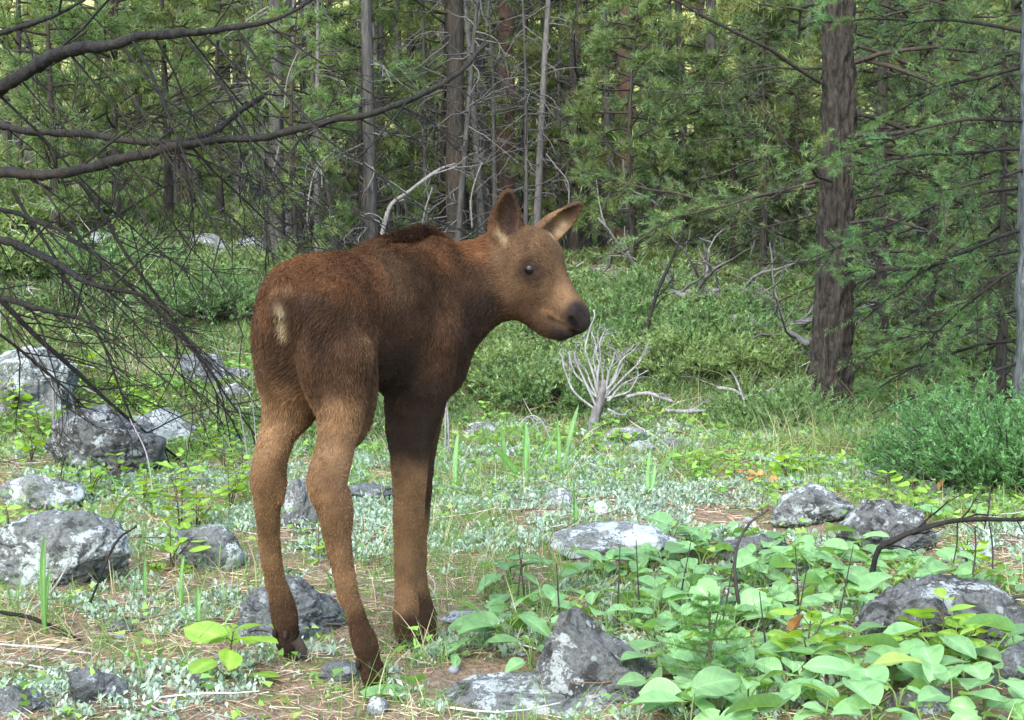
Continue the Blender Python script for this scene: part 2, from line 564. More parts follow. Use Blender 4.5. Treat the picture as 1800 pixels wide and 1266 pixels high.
def surface_nets(S, lo, vx):
    neg = S < 0
    cnt = np.zeros(tuple(d - 1 for d in S.shape), np.int8)
    for a in (0, 1):
        for b in (0, 1):
            for c in (0, 1):
                cnt += neg[a:S.shape[0] - 1 + a, b:S.shape[1] - 1 + b, c:S.shape[2] - 1 + c]
    act = np.argwhere((cnt > 0) & (cnt < 8))
    idx = np.full(cnt.shape, -1, np.int64)
    idx[tuple(act.T)] = np.arange(len(act))
    acc = np.zeros((len(act), 3)); num = np.zeros(len(act))
    corners = [(a, b, c) for a in (0, 1) for b in (0, 1) for c in (0, 1)]
    val = {o: S[act[:, 0] + o[0], act[:, 1] + o[1], act[:, 2] + o[2]].astype(float) for o in corners}
    for o in corners:
        for ax in range(3):
            if o[ax] == 0:
                e = list(o); e[ax] = 1; e = tuple(e)
                va, vb = val[o], val[e]
                m = (va < 0) != (vb < 0)
                t = np.where(m, va / np.where(m, va - vb, 1), 0)
                pt = np.tile(np.array(o, float), (len(act), 1))
                pt[:, ax] = t
                acc += pt * m[:, None]; num += m
    v = lo + vx * (act + acc / num[:, None])
    faces = []
    for ax in range(3):
        u, w = (ax + 1) % 3, (ax + 2) % 3
        s0 = [slice(None)] * 3; s1 = [slice(None)] * 3
        s0[ax] = slice(0, -1); s1[ax] = slice(1, None)
        cr = np.argwhere(neg[tuple(s0)] != neg[tuple(s1)])
        ok = (cr[:, u] > 0) & (cr[:, w] > 0) & (cr[:, u] < S.shape[u] - 1) & (cr[:, w] < S.shape[w] - 1)
        cr = cr[ok]
        q = []
        for du, dw in ((1, 1), (0, 1), (0, 0), (1, 0)):
            c = cr.copy(); c[:, u] -= du; c[:, w] -= dw
            q.append(idx[c[:, 0], c[:, 1], c[:, 2]])
        q = np.stack(q, -1)
        flip = neg[cr[:, 0], cr[:, 1], cr[:, 2]]
        q[~flip] = q[~flip][:, ::-1]
        faces.append(q)
    return v, np.concatenate(faces)

from mathutils.bvhtree import BVHTree
def make_bvh():
    global bvh
    bvh = BVHTree.FromPolygons([tuple(a) for a in mv], [tuple(int(i) for i in a) for a in mf])
def surf(px, py):
    r = P(px, py, 1.0) - CAMP
    hit = bvh.ray_cast(Vector(CAMP), Vector(r))
    return (np.array(hit[0]), np.array(hit[1])) if hit[0] is not None else (P(px, py, 2.86), np.array([0., -1, 0]))
mv, mf = surface_nets(S, _lo, VX)
make_bvh()
# mouth line and nostril are cut into the surface
_mouth = [surf(a, b)[0] for a, b in ((1015, 590), (1004, 585), (991, 577), (978, 568), (966, 559))]
CARVE = [(a, b, 0.0058) for a, b in zip(_mouth[:-1], _mouth[1:])]
CARVE += [(surf(1003, 562)[0], surf(1007, 570)[0], 0.0062), (surf(1007, 570)[0], surf(1012, 580)[0], 0.0058)]
for a, b, r in CARVE:
    b0, b1 = np.minimum(a, b) - r - 0.02, np.maximum(a, b) + r + 0.02
    i0 = np.maximum(((b0 - _lo) / VX).astype(int), 0); i1 = np.minimum(((b1 - _lo) / VX).astype(int) + 2, _dim)
    sl = tuple(slice(i0[c], i1[c]) for c in range(3))
    p = np.stack(np.meshgrid(*[_axs[c][sl[c]] for c in range(3)], indexing='ij'), -1)
    S[sl] = np.maximum(S[sl], -sd_prim(p, ('c', a, b, r, r)).astype(np.float32))

mv, mf = surface_nets(S, _lo, VX)
def smooth_mesh(v, f, it):
    for k in range(it):
        acc = np.zeros_like(v); num = np.zeros(len(v))
        for a in range(4):
            b = (a + 1) % 4
            np.add.at(acc, f[:, a], v[f[:, b]]); np.add.at(num, f[:, a], 1)
            np.add.at(acc, f[:, b], v[f[:, a]]); np.add.at(num, f[:, b], 1)
        v = v + (acc / num[:, None] - v) * (0.5 if k % 2 == 0 else -0.45)
    return v
mv = smooth_mesh(mv, mf, 4)
def vert_normals(v, f):
    fn = np.cross(v[f[:, 2]] - v[f[:, 0]], v[f[:, 3]] - v[f[:, 1]])
    nn = np.zeros_like(v)
    for a in range(4): np.add.at(nn, f[:, a], fn)
    return unit(nn)
mn = vert_normals(mv, mf)

# muscle and rib relief
mv = mv + mn * (0.0026 * fbm(mv * 20, 2, 3) + 0.0030 * vnoise(mv * np.array([11, 11, 7.0]), 15))[:, None]

make_bvh()

# coat colour: pigment anchors (seen pixel, depth, colour, reach in metres)
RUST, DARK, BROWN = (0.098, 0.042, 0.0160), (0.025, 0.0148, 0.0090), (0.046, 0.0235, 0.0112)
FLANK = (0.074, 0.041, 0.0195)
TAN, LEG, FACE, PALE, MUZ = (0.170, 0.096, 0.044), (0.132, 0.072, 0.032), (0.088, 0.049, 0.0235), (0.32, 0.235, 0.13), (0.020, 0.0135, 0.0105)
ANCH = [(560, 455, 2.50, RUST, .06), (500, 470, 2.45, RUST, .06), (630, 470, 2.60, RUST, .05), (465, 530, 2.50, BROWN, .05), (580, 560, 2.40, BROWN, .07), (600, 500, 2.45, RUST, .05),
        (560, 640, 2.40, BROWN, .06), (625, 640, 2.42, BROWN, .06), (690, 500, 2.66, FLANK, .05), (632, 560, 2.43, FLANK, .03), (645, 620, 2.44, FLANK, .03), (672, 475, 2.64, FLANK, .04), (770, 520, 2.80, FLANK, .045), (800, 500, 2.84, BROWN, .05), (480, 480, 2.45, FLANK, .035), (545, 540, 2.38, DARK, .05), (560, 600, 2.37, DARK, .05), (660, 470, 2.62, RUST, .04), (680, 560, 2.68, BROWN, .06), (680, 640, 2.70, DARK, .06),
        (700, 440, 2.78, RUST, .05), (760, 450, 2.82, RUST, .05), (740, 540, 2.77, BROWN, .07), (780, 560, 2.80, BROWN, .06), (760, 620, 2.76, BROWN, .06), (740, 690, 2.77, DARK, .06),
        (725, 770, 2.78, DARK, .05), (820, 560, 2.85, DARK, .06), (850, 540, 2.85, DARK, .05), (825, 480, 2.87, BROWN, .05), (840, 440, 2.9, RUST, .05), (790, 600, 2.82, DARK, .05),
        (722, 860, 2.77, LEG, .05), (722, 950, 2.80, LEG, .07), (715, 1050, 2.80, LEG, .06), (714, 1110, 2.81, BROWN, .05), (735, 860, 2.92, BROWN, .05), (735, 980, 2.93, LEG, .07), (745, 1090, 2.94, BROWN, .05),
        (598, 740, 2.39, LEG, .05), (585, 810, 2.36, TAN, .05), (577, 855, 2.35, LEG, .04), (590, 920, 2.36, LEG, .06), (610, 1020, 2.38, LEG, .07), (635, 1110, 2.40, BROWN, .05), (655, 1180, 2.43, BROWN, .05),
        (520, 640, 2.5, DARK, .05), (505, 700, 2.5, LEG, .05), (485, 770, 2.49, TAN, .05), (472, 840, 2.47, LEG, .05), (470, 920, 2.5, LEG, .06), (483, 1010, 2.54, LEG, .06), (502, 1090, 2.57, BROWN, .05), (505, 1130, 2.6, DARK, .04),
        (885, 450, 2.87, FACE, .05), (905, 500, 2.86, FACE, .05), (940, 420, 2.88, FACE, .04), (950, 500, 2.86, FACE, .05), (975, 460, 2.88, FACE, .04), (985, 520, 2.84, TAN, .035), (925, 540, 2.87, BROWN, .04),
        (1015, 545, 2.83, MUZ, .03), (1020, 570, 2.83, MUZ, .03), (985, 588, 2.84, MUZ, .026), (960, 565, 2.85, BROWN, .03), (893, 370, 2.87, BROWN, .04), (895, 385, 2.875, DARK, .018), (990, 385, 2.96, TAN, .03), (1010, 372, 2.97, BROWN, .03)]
_ap = np.array([P(a, b, d) for a, b, d, _, _ in ANCH]); _ac = np.array([a[3] for a in ANCH]); _ar = np.array([a[4] for a in ANCH])
def coat(p):
    out = np.zeros((len(p), 3)); wt = np.zeros(len(p))
    for a, c, r in zip(_ap, _ac, _ar):
        d2 = ((p - a) ** 2).sum(1) / r ** 2
        w = 1 / (d2 + 0.15) ** 2.2
        out += w[:, None] * c; wt += w
    c = out / wt[:, None]
    # pale patch below the tail, pale tuft inside the ears, dark ring of the eye, dark lips and nostril
    def spot(c, q, r, colour, amt=1.0, pw=2):
        w = amt * np.exp(-(np.linalg.norm(p - q, axis=1) / r) ** pw)
        return c * (1 - w[:, None]) + np.array(colour) * w[:, None]
    for py, r, am in ((538, .006, .6), (545, .007, .8), (552, .008, .9), (559, .008, 1.), (566, .008, 1.), (573, .0075, 1.), (580, .007, .9), (588, .006, .8), (595, .005, .7)):
        c = spot(c, surf(494 + (py - 555) * 0.12, py)[0], r * 1.2, PALE, am * 0.75)
    for px, py, cc in ((484, 512, TAN), (494, 520, BROWN), (497, 532, BROWN), (505, 508, TAN)):
        c = spot(c, surf(px, py)[0], .011, cc, .75)
    for px, py, r, am in ((878, 412, .010, .7), (886, 424, .010, .6), (990, 395, .009, .8), (980, 408, .010, .8), (972, 418, .009, .6)):
        c = spot(c, surf(px, py)[0], r, PALE, am)
    for py in (350, 365, 380, 395, 408):
        c = spot(c, surf(898, py)[0], .014, (0.018, 0.011, 0.008), .95)
    c = spot(c, surf(930, 476)[0], .029, (0.022, 0.012, 0.008), .93, 3)
    c = spot(c, surf(950, 482)[0], .014, (0.045, 0.024, 0.014), .8)
    for px, py, r in ((1004, 553, .013), (1014, 547, .014), (1022, 552, .018), (1027, 565, .019), (1021, 580, .016), (1009, 572, .013)):
        c = spot(c, surf(px, py)[0], r * 1.1, MUZ, .72)
    for px, py in ((958, 546), (968, 552), (978, 560), (988, 568), (997, 575)):
        c = spot(c, surf(px, py)[0], .0080, TAN, .9)
    for t in np.linspace(0, 1, 9):
        c = spot(c, _mouth[0] + (_mouth[-1] - _mouth[0]) * t + np.array([0, 0.002, 0.002 * math.sin(3 * t)]), .0060, (0.012, 0.008, 0.007), .98)
    for px, py in ((984, 590), (975, 584), (994, 594), (988, 584), (1000, 594)):
        c = spot(c, surf(px, min(py, 592))[0], .0105, (0.022, 0.014, 0.011), .9)
    for px, py in ((1003, 562), (1007, 570), (1011, 579)):
        c = spot(c, surf(px, py)[0], .0070, (0.008, 0.006, 0.006), .98)
    # dark line along the spine and the mane
    return c
mcol = coat(mv) * np.clip(1 + 0.24 * fbm(mv * 26, 3, 8) + 0.14 * fbm(mv * np.array([70, 70, 40.0]), 2, 12), 0.35, 1.8)[:, None]
MOOSE = thing('moose_calf', 'brown moose calf standing on long legs among rocks, head turned right', 'moose', L(0.2, 0, 0))
moff = np.array(MOOSE.location)
mb = MB()
mb.add(mv - moff, mf, np.clip(mcol * 0.75, 0, 1))
n = N('moose_skin')
c = n.attr()
n.bump(n.noise(n.coord('Object'), 260, 3), 0.4, 0.004)
n.finish(c, 0.85, 0.15)
body = mb.build('body', n.m, MOOSE)

# fur: real hair curves combed along the body
rng = np.random.default_rng(7)
tri = np.vstack([mf[:, [0, 1, 2]], mf[:, [0, 2, 3]]])
ar = np.linalg.norm(np.cross(mv[tri[:, 1]] - mv[tri[:, 0]], mv[tri[:, 2]] - mv[tri[:, 0]]), axis=1) / 2
NH = 190000
pick = rng.choice(len(tri), NH, p=ar / ar.sum())
u, w = rng.random(NH), rng.random(NH)
fl = u + w > 1
u[fl], w[fl] = 1 - u[fl], 1 - w[fl]
bc = np.stack([1 - u - w, u, w], -1)
hp = (mv[tri[pick]] * bc[..., None]).sum(1)
hn = unit((mn[tri[pick]] * bc[..., None]).sum(1))
hc = (mcol[tri[pick]] * bc[..., None]).sum(1)
flow = np.zeros((NH, 3)); fw = np.zeros(NH)
for q in PRIMS:
    d = sd_prim(hp, q)
    w = np.exp(-np.clip(np.abs(d), 0, 1) / 0.012)
    fdir = unit(np.asarray(q[-1] if q[0] != 'ear' else q[5], float))
    flow += w[:, None] * fdir
flow = flow + 0.35 * np.stack([vnoise(hp * 18 + 9.1 * a, 40 + a) for a in range(3)], -1) * np.linalg.norm(flow, axis=1, keepdims=True)
flow = unit(flow - hn * (flow * hn).sum(1, keepdims=True))
# pixel-space free region weights: legs and head short, rump and flank longer
fcoord = (hp - HIP) @ BF; ucoord = hp[:, 2]
on_head = smooth(-0.06, 0.0, hp[:, 0]) 
ln = 0.0045 + 0.0075 * smooth(0.42, 0.58, ucoord)
ln = ln * (1 - 0.55 * on_head)
ln = ln * (1 - 0.65 * smooth(0.08, 0.12, hp[:, 0]))
rcoord = (hp - HIP) @ BR
mane = (hn[:, 2] > 0.6) & (np.abs(rcoord - 0.25 * np.maximum(fcoord - 0.48, 0)) < 0.026) & (fcoord > 0.22) & (ucoord > 0.74) & (hp[:, 0] < -0.06)
ln = np.where(mane, 0.012 + 0.022 * smooth(0.22, 0.34, fcoord) * (1 - 0.6 * smooth(0.46, 0.56, fcoord)), ln)
ln = ln * rng.uniform(0.6, 1.25, NH) * (1 + 0.4 * vnoise(hp * 35, 61))
lift = np.where(mane, 1.1, 0.34) * rng.uniform(0.6, 1.4, NH)
jit = rng.normal(0, 0.16, (NH, 3))
d0 = unit(flow + hn * lift[:, None] * 1.6 + jit)
d1 = unit(flow + hn * lift[:, None] * 0.5 + jit * 1.4)
d2 = unit(flow + hn * lift[:, None] * 0.15 + jit * 1.6 - BU * 0.15)
pts = np.stack([hp - hn * 0.001, hp + d0 * ln[:, None] * 0.33, hp + (d0 * 0.33 + d1 * 0.33) * ln[:, None], hp + (d0 * 0.33 + d1 * 0.33 + d2 * 0.34) * ln[:, None]], 1)
rad = np.stack([np.full(NH, 0.00048), np.full(NH, 0.00045), np.full(NH, 0.00034), np.full(NH, 0.00008)], 1)
rad *= np.where(mane, 1.3, 1.0)[:, None]
hcol = hc * rng.lognormal(0, 0.26, NH)[:, None]
hcol = np.where(mane[:, None], hcol * (1 - 0.72 * smooth(0.22, 0.32, fcoord) * (1 - 0.6 * smooth(0.48, 0.58, fcoord)))[:, None], hcol)
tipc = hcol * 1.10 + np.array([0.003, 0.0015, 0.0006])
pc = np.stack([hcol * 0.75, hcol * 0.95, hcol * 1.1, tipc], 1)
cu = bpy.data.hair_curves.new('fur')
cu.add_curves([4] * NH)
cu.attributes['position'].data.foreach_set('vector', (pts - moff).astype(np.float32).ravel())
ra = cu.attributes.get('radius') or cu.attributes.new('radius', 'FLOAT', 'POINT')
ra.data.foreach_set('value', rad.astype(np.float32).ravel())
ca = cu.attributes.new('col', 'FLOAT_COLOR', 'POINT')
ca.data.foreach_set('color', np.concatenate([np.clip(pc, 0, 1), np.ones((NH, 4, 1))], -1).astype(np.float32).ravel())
n = N('moose_fur')
n.finish(n.attr(), 0.75, 0.10)
fur = bpy.data.objects.new('fur', cu)
cu.materials.append(n.m)
COL.objects.link(fur)
fur.parent = MOOSE

# eyes
def sphere(mb, c, r, nu=16, nv=10, col=(1, 1, 1), ax=None):
    th = np.linspace(0, np.pi, nv + 1); ph = np.linspace(0, 2 * np.pi, nu, endpoint=False)
    v = np.stack([np.outer(np.sin(th), np.cos(ph)), np.outer(np.sin(th), np.sin(ph)), np.outer(np.cos(th), np.ones(nu))], -1).reshape(-1, 3) * np.asarray(r)
    if ax is not None: v = v @ np.asarray(ax)
    i = np.arange(nv)[:, None] * nu; j = np.arange(nu)[None, :]; j2 = (j + 1) % nu
    mb.add(v + c, np.stack([i + j, i + nu + j, i + nu + j2, i + j2], -1).reshape(-1, 4), col)
eye_m = N('moose_eye'); eye_m.finish((0.006, 0.0045, 0.004), 0.12, 0.22)
p, nrm = surf(930, 476)
mb = MB(); sphere(mb, np.zeros(3), 0.0150)
e = mb.build('eye', eye_m.m, MOOSE); e.location = Vector(p - nrm * 0.0112 - moff)
far = p + np.array([0, 2 * (2.915 - p[1]), 0])
e2 = e.copy(); COL.objects.link(e2); e2.location = Vector(far + np.array([0, -0.002, 0]) - moff)

# hooves: two toes each
claw_m = plain_mat('dewclaw_horn', (0.022, 0.014, 0.010), 0.8, 0.1)
hoof_m = plain_mat('hoof_horn', (0.060, 0.040, 0.028), 0.6, 0.3)
for key, (ankle, yaw) in {'hind_right': (P(652, 1172, 2.452), 0.3), 'hind_left': (P(505, 1118, 2.612), 0.4),
                          'fore_right': (P(719, 1132, 2.835), 0.2), 'fore_left': (P(755, 1122, 2.965), 0.5)}.items():
    tip = HOOVES[key]
    fw_ = np.array([math.sin(0.5), math.cos(0.5), 0]) * 0.020
    sdv = np.array([math.cos(0.5), -math.sin(0.5), 0])
    for s in (-1, 1):
        mb = MB()
        a = ankle + sdv * s * 0.009
        b = tip + sdv * s * 0.012 + np.array([0, 0, 0.010])
        r0 = 0.020 if key != 'fore_left' else 0.017
        pts = spline([a, a * 0.45 + b * 0.55 + fw_ * 0.3, b + fw_ * 0.5], 8)
        tube(mb, pts - moff, np.linspace(r0 * 0.85, r0 * 0.92, 8), 12)
        mb.build('hoof', hoof_m, MOOSE)
        dc = ankle - np.array([math.sin(0.5), math.cos(0.5), 0]) * 0.012 + sdv * s * 0.013 + np.array([-0.004, -0.012, 0.018])
        mb = MB()
        tube(mb, np.array([dc, dc + np.array([0, -0.004, -0.010]), dc + np.array([0, -0.004, -0.017])]) - moff, [0.0045, 0.005, 0.0025], 8)
        mb.build('dewclaw', claw_m, MOOSE)

# ------------------------------------------------------------------ rocks
def rock_mat(name, base, dark, white, dark_at=0.52, white_at=0.60, moss=0.0):
    n = N(name)
    oi = n.new('ShaderNodeObjectInfo')
    add = n.new('ShaderNodeVectorMath', operation='ADD')
    n.link(n.coord('Object'), add.inputs[0])
    sc = n.new('ShaderNodeVectorMath', operation='SCALE'); sc.inputs[0].default_value = (37.0, 11.0, 23.0)
    n.link(oi.outputs['Random'], sc.inputs['Scale'])
    n.link(sc.outputs[0], add.inputs[1])
    v = add.outputs[0]
    a = n.noise(v, 9, 6, 0.65, 0.3)
    b = n.noise(v, 16, 5, 0.7, 0.8)
    f = n.noise(v, 120, 5, 0.75)
    w = n.noise(v, 13, 5, 0.62, 0.5)
    c = n.ramp(f, [(0.36, tuple(x * 0.45 for x in base)), (0.5, base), (0.64, tuple(min(1, x * 1.6) for x in base))])
    c = n.mix(n.ramp(a, [(0.35, 0.0), (0.65, 0.6)]), c, tuple(x * y for x, y in zip(base, (0.85, 0.9, 0.92))))
    c = n.mix(n.ramp(n.mix(0.25, b, f), [(dark_at, 0.0), (dark_at + 0.05, 0.85)]), c, dark)
    wf = n.ramp(n.mix(0.34, w, f), [(white_at, 0.0), (white_at + 0.02, 0.9)])
    c = n.mix(wf, c, white)
    vo = n.new('ShaderNodeTexVoronoi'); vo.inputs['Scale'].default_value = 30; vo.inputs['Randomness'].default_value = 1
    n.link(v, vo.inputs['Vector'])
    keep = n.ramp(n.noise(v, 24, 2), [(0.52, 0.0), (0.58, 1.0)])
    spots = n.math('MULTIPLY', n.ramp(n.math('ADD', vo.outputs['Distance'], n.math('MULTIPLY', f, 0.25)), [(0.36, 1.0), (0.42, 0.0)]), keep)
    c = n.mix(n.math('MULTIPLY', spots, 0.8), c, tuple(min(1, x * 0.92) for x in white))
    if moss:
        c = n.mix(n.math('MULTIPLY', n.ramp(n.noise(v, 11, 4), [(0.55, 0.0), (0.68, 1.0)]), moss), c, (0.07, 0.10, 0.03))
    n.bump(n.math('ADD', n.math('MULTIPLY', a, 1.0), n.math('MULTIPLY', f, 0.8)), 1.0, 0.02)
    return n.finish(c, 0.93, 0.15)

ROCK = {'lichen': rock_mat('dark_lichen_rock', (0.150, 0.148, 0.132), (0.034, 0.032, 0.028), (0.40, 0.42, 0.38), 0.50, 0.545),
        'mixed': rock_mat('grey_lichen_rock', (0.185, 0.185, 0.165), (0.042, 0.042, 0.038), (0.46, 0.49, 0.45), 0.53, 0.515, 0.35),
        'pale': rock_mat('pale_lichen_rock', (0.23, 0.23, 0.208), (0.06, 0.06, 0.057), (0.52, 0.55, 0.52), 0.57, 0.505, 0.35),
        'blue': rock_mat('blue_grey_rock', (0.150, 0.152, 0.142), (0.05, 0.052, 0.050), (0.36, 0.385, 0.37), 0.54, 0.55, 0.2)}

_ico = {}
def ico(level):
    if level not in _ico:
        import bmesh
        bm = bmesh.new()
        bmesh.ops.create_icosphere(bm, subdivisions=level, radius=1.0)
        bm.verts.ensure_lookup_table()
        _ico[level] = (np.array([v.co[:] for v in bm.verts]), np.array([[v.index for v in f.verts] for f in bm.faces]))
        bm.free()
    return _ico[level]

def rock_mesh(name, r, seed, level=4, angular=0.5, lean=0.0, wedge=0.0):
    v, f = ico(min(level + 1, 6) if level >= 4 else level)
    g = np.random.default_rng(seed)
    npl = 16
    nrm = unit(g.normal(size=(npl, 3)))
    dist = 1.0 - (angular + 0.18) * g.uniform(0.1, 0.55, npl)
    proj = v @ nrm.T
    rr = np.minimum(1.0, np.min(np.where(proj > 0.05, dist / np.maximum(proj, 0.05), 9), 1))
    rr = rr * (1 + 0.10 * fbm(v * 1.6 + seed, 3, seed)) + 0.06 * fbm(v * 4.5 + seed, 4, seed + 3) + 0.012 * fbm(v * 22 + seed, 2, seed + 5)
    rid = 1 - np.abs(vnoise(v * 3.1 + seed * 0.7, seed + 9))
    rr = rr - 0.09 * smooth(0.90, 1.0, rid)
    p = v * rr[:, None] * np.asarray(r)
    if wedge:
        p[:, 2] = (p[:, 2] + r[2]) * (1 - wedge * np.clip((p[:, 0] / r[0] + 0.62) / 1.5, 0, 1)) - r[2]
    p[:, 0] += lean * p[:, 2]
    mb = MB()
    mb.add(p, f)
    return mb.mesh(name, True, False)

def rock(px0, py0, px1, py1, kind, label, seed, angular=0.5, level=4, thick=0.75, lean=0.0, sink=0.45, rz=0.0, d=None, group=None, name='rock', wedge=0.0):
    """a stone whose visible outline fills the pixel box when it stands on the ground"""
    cx = (px0 + px1) / 2
    if d is None:
        _, d0 = G(cx, min(py1, 1262) - (py1 - py0) * 0.12)
    else:
        d0 = d
    w = (px1 - px0) * d0 / F_PX
    ry = w / 2 * thick
    dc = d0 + ry * 0.55
    w = (px1 - px0) * dc / F_PX
    top = P(cx, py0, dc)
    gz_ = float(ground(top[0], top[1]))
    bot = min(gz_, P(cx, py1, d0)[2] + 0.02)
    hgt = max(top[2] - bot, 0.03)
    rz_ = hgt / (2 - sink * 1.1)
    rz_ = max(rz_, 0.25 * w * 0.5)
    me = rock_mesh(name, (w / 2 * 1.12, ry, rz_ * 1.06), seed, level, angular, lean, wedge)
    o = link(name, me, ROCK[kind])
    o.location = (float(top[0]), float(top[1]), float(top[2] - rz_))
    o.rotation_euler = (0, 0, rz)
    tag(o, label, 'rock', group or 'lichen-covered rocks in the clearing')
    ROCKS.append((np.array([top[0], top[1]]), max(w / 2, ry), o))
    return o
ROCKS = []
rock(-60, 606, 138, 745, 'mixed', 'grey boulder with pale lichen at the left edge, below the dead branches', 3, 0.45, 5, 0.8)
rock(82, 716, 272, 852, 'lichen', 'dark rounded boulder with a pale cracked side, left of the calf', 11, 0.6, 5, 0.8)
rock(200, 716, 352, 795, 'pale', 'pale flat-topped slab behind the dark rounded boulder', 21, 0.5, 4, 0.7)
rock(5, 832, 135, 905, 'pale', 'whitish lichen slab behind the large left boulder', 31, 0.5, 4, 0.8)
rock(-40, 900, 226, 1045, 'mixed', 'largest speckled boulder at the left edge with broad grass blades in front', 43, 0.55, 5, 0.7)
rock(302, 914, 428, 1012, 'mixed', 'small grey rock with a pale rounded face, right of the largest left boulder', 52, 0.6, 4, 0.8)
rock(384, 1012, 612, 1142, 'blue', 'blue-grey slab behind the far hind hoof', 61, 0.65, 5, 0.6)
rock(562, 1160, 642, 1208, 'blue', 'fist-sized grey stone beside the near hind hoof', 71, 0.5, 4)
rock(108, 1176, 216, 1246, 'blue', 'low grey rock at the bottom left under dry grass', 83, 0.6, 4, 0.7)
rock(-25, 1206, 92, 1290, 'blue', 'rounded stone in the bottom left corner', 91, 0.4, 4)
rock(700, 1176, 1180, 1330, 'mixed', 'broad lichen-blotched rock along the bottom edge in front of the calf', 105, 0.5, 5, 0.55)
rock(930, 1040, 1215, 1300, 'lichen', 'upright leaning rock with dark lichen among broad leaves', 112, 0.5, 5, 0.6, lean=-0.05, wedge=0.55)
rock(978, 916, 1168, 994, 'pale', 'pale mottled rock under the white seed head', 121, 0.55, 4, 0.8)
rock(1268, 936, 1398, 1004, 'lichen', 'dark half-hidden rock behind the arched black twig', 131, 0.5, 4)
rock(1362, 850, 1502, 934, 'mixed', 'grey angular rock with a pale ridge left of the dark round boulder', 142, 0.6, 4)
rock(1488, 880, 1642, 990, 'lichen', 'dark round boulder behind the leaf patch, below the long dead stick', 151, 0.4, 5)
rock(1532, 1018, 1780, 1168, 'lichen', 'big dome-shaped boulder with white lichen spots at the right', 164, 0.08, 5, 0.8)
rock(1738, 1128, 1850, 1222, 'blue', 'smooth grey stone at the right edge below the dome-shaped boulder', 171, 0.4, 4)
rock(1562, 1208, 1682, 1290, 'mixed', 'speckled stone at the bottom edge under broad leaves at right', 181, 0.4, 4)
rock(1532, 800, 1652, 872, 'mixed', 'jagged grey rock with a white crest in front of the juniper', 192, 0.8, 4)
rock(1600, 838, 1662, 882, 'mixed', 'small grey stone right of the white-crested rock', 195, 0.6, 4)
rock(496, 820, 556, 948, 'mixed', 'grey mottled rock seen between the hind legs', 203, 0.6, 4, 1.2)
rock(1066, 749, 1134, 784, 'pale', 'small round white-topped stone at the foot of the dead shrub', 211, 0.3, 4)
rock(1102, 774, 1152, 802, 'pale', 'low grey stone in front of the white-topped stone', 221, 0.4, 3)
rock(1160, 770, 1206, 798, 'blue', 'small grey stone right of the dead shrub', 231, 0.4, 3)
rock(1050, 776, 1080, 794, 'pale', 'tiny white stone just left of the white-topped stone', 235, 0.4, 3)
rock(314, 614, 400, 684, 'blue', 'grey rock behind the weeds, left of the rump', 241, 0.5, 4)
rock(390, 640, 440, 684, 'blue', 'brownish rock touching the grey rock left of the rump', 245, 0.6, 4)
rock(378, 672, 452, 716, 'mixed', 'low mossy rock left of the far hind leg', 251, 0.5, 4)
rock(446, 646, 480, 690, 'pale', 'pale stone half hidden behind the far thigh', 255, 0.5, 3)
rock(812, 742, 884, 778, 'mixed', 'mossy grey rock right of the forelegs, behind bent dry twigs', 261, 0.5, 4)
rock(752, 780, 800, 812, 'blue', 'low grey slab just right of the foreleg', 265, 0.5, 3)
rock(866, 858, 908, 892, 'pale', 'white flat stone in the bright clearing', 271, 0.5, 3)
rock(962, 860, 1016, 898, 'pale', 'grey-white stone left of the seed head', 281, 0.5, 3)
rock(776, 1072, 862, 1104, 'pale', 'flat pale stone to the right of the fore hooves', 291, 0.6, 4)
rock(770, 1106, 800, 1132, 'pale', 'small white stone touching the fore hoof', 295, 0.5, 3)
rock(1652, 954, 1742, 1000, 'pale', 'flat pale rock right of the dark round boulder', 301, 0.6, 4)
rock(610, 852, 694, 884, 'blue', 'flat grey slab behind the near hind leg', 311, 0.5, 4)
rock(640, 1226, 682, 1262, 'pale', 'little white stone at the bottom edge below the near hoof', 315, 0.5, 3)
rock(184, 1090, 232, 1116, 'blue', 'thin grey stone flake in the grey-leaved ground cover', 321, 0.6, 3)
rock(330, 1180, 362, 1212, 'blue', 'small bluish stone in the ground cover at lower left', 325, 0.5, 3)
rock(330, 410, 400, 456, 'pale', 'pale outcrop stone on the far left slope', 331, 0.5, 3, name='outcrop_rock')
rock(392, 418, 472, 446, 'pale', 'long pale outcrop ledge beside the thin trunk on the far slope', 335, 0.5, 3, name='outcrop_rock')
rock(360, 440, 412, 470, 'pale', 'lowest pale outcrop stone on the far left slope', 341, 0.5, 3, name='outcrop_rock')
rock(120, 322, 214, 362, 'blue', 'grey ledge on the slope seen through the dead branches', 345, 0.5, 3, name='outcrop_rock')
rock(160, 404, 198, 430, 'pale', 'small pale stone on the slope behind the dead branches', 348, 0.5, 3, name='outcrop_rock')

def on_rock(x, y):
    m = np.zeros(len(x), bool)
    for c, r, o in ROCKS:
        m |= (x - c[0]) ** 2 + (y - c[1]) ** 2 < (0.9 * r) ** 2
    return m

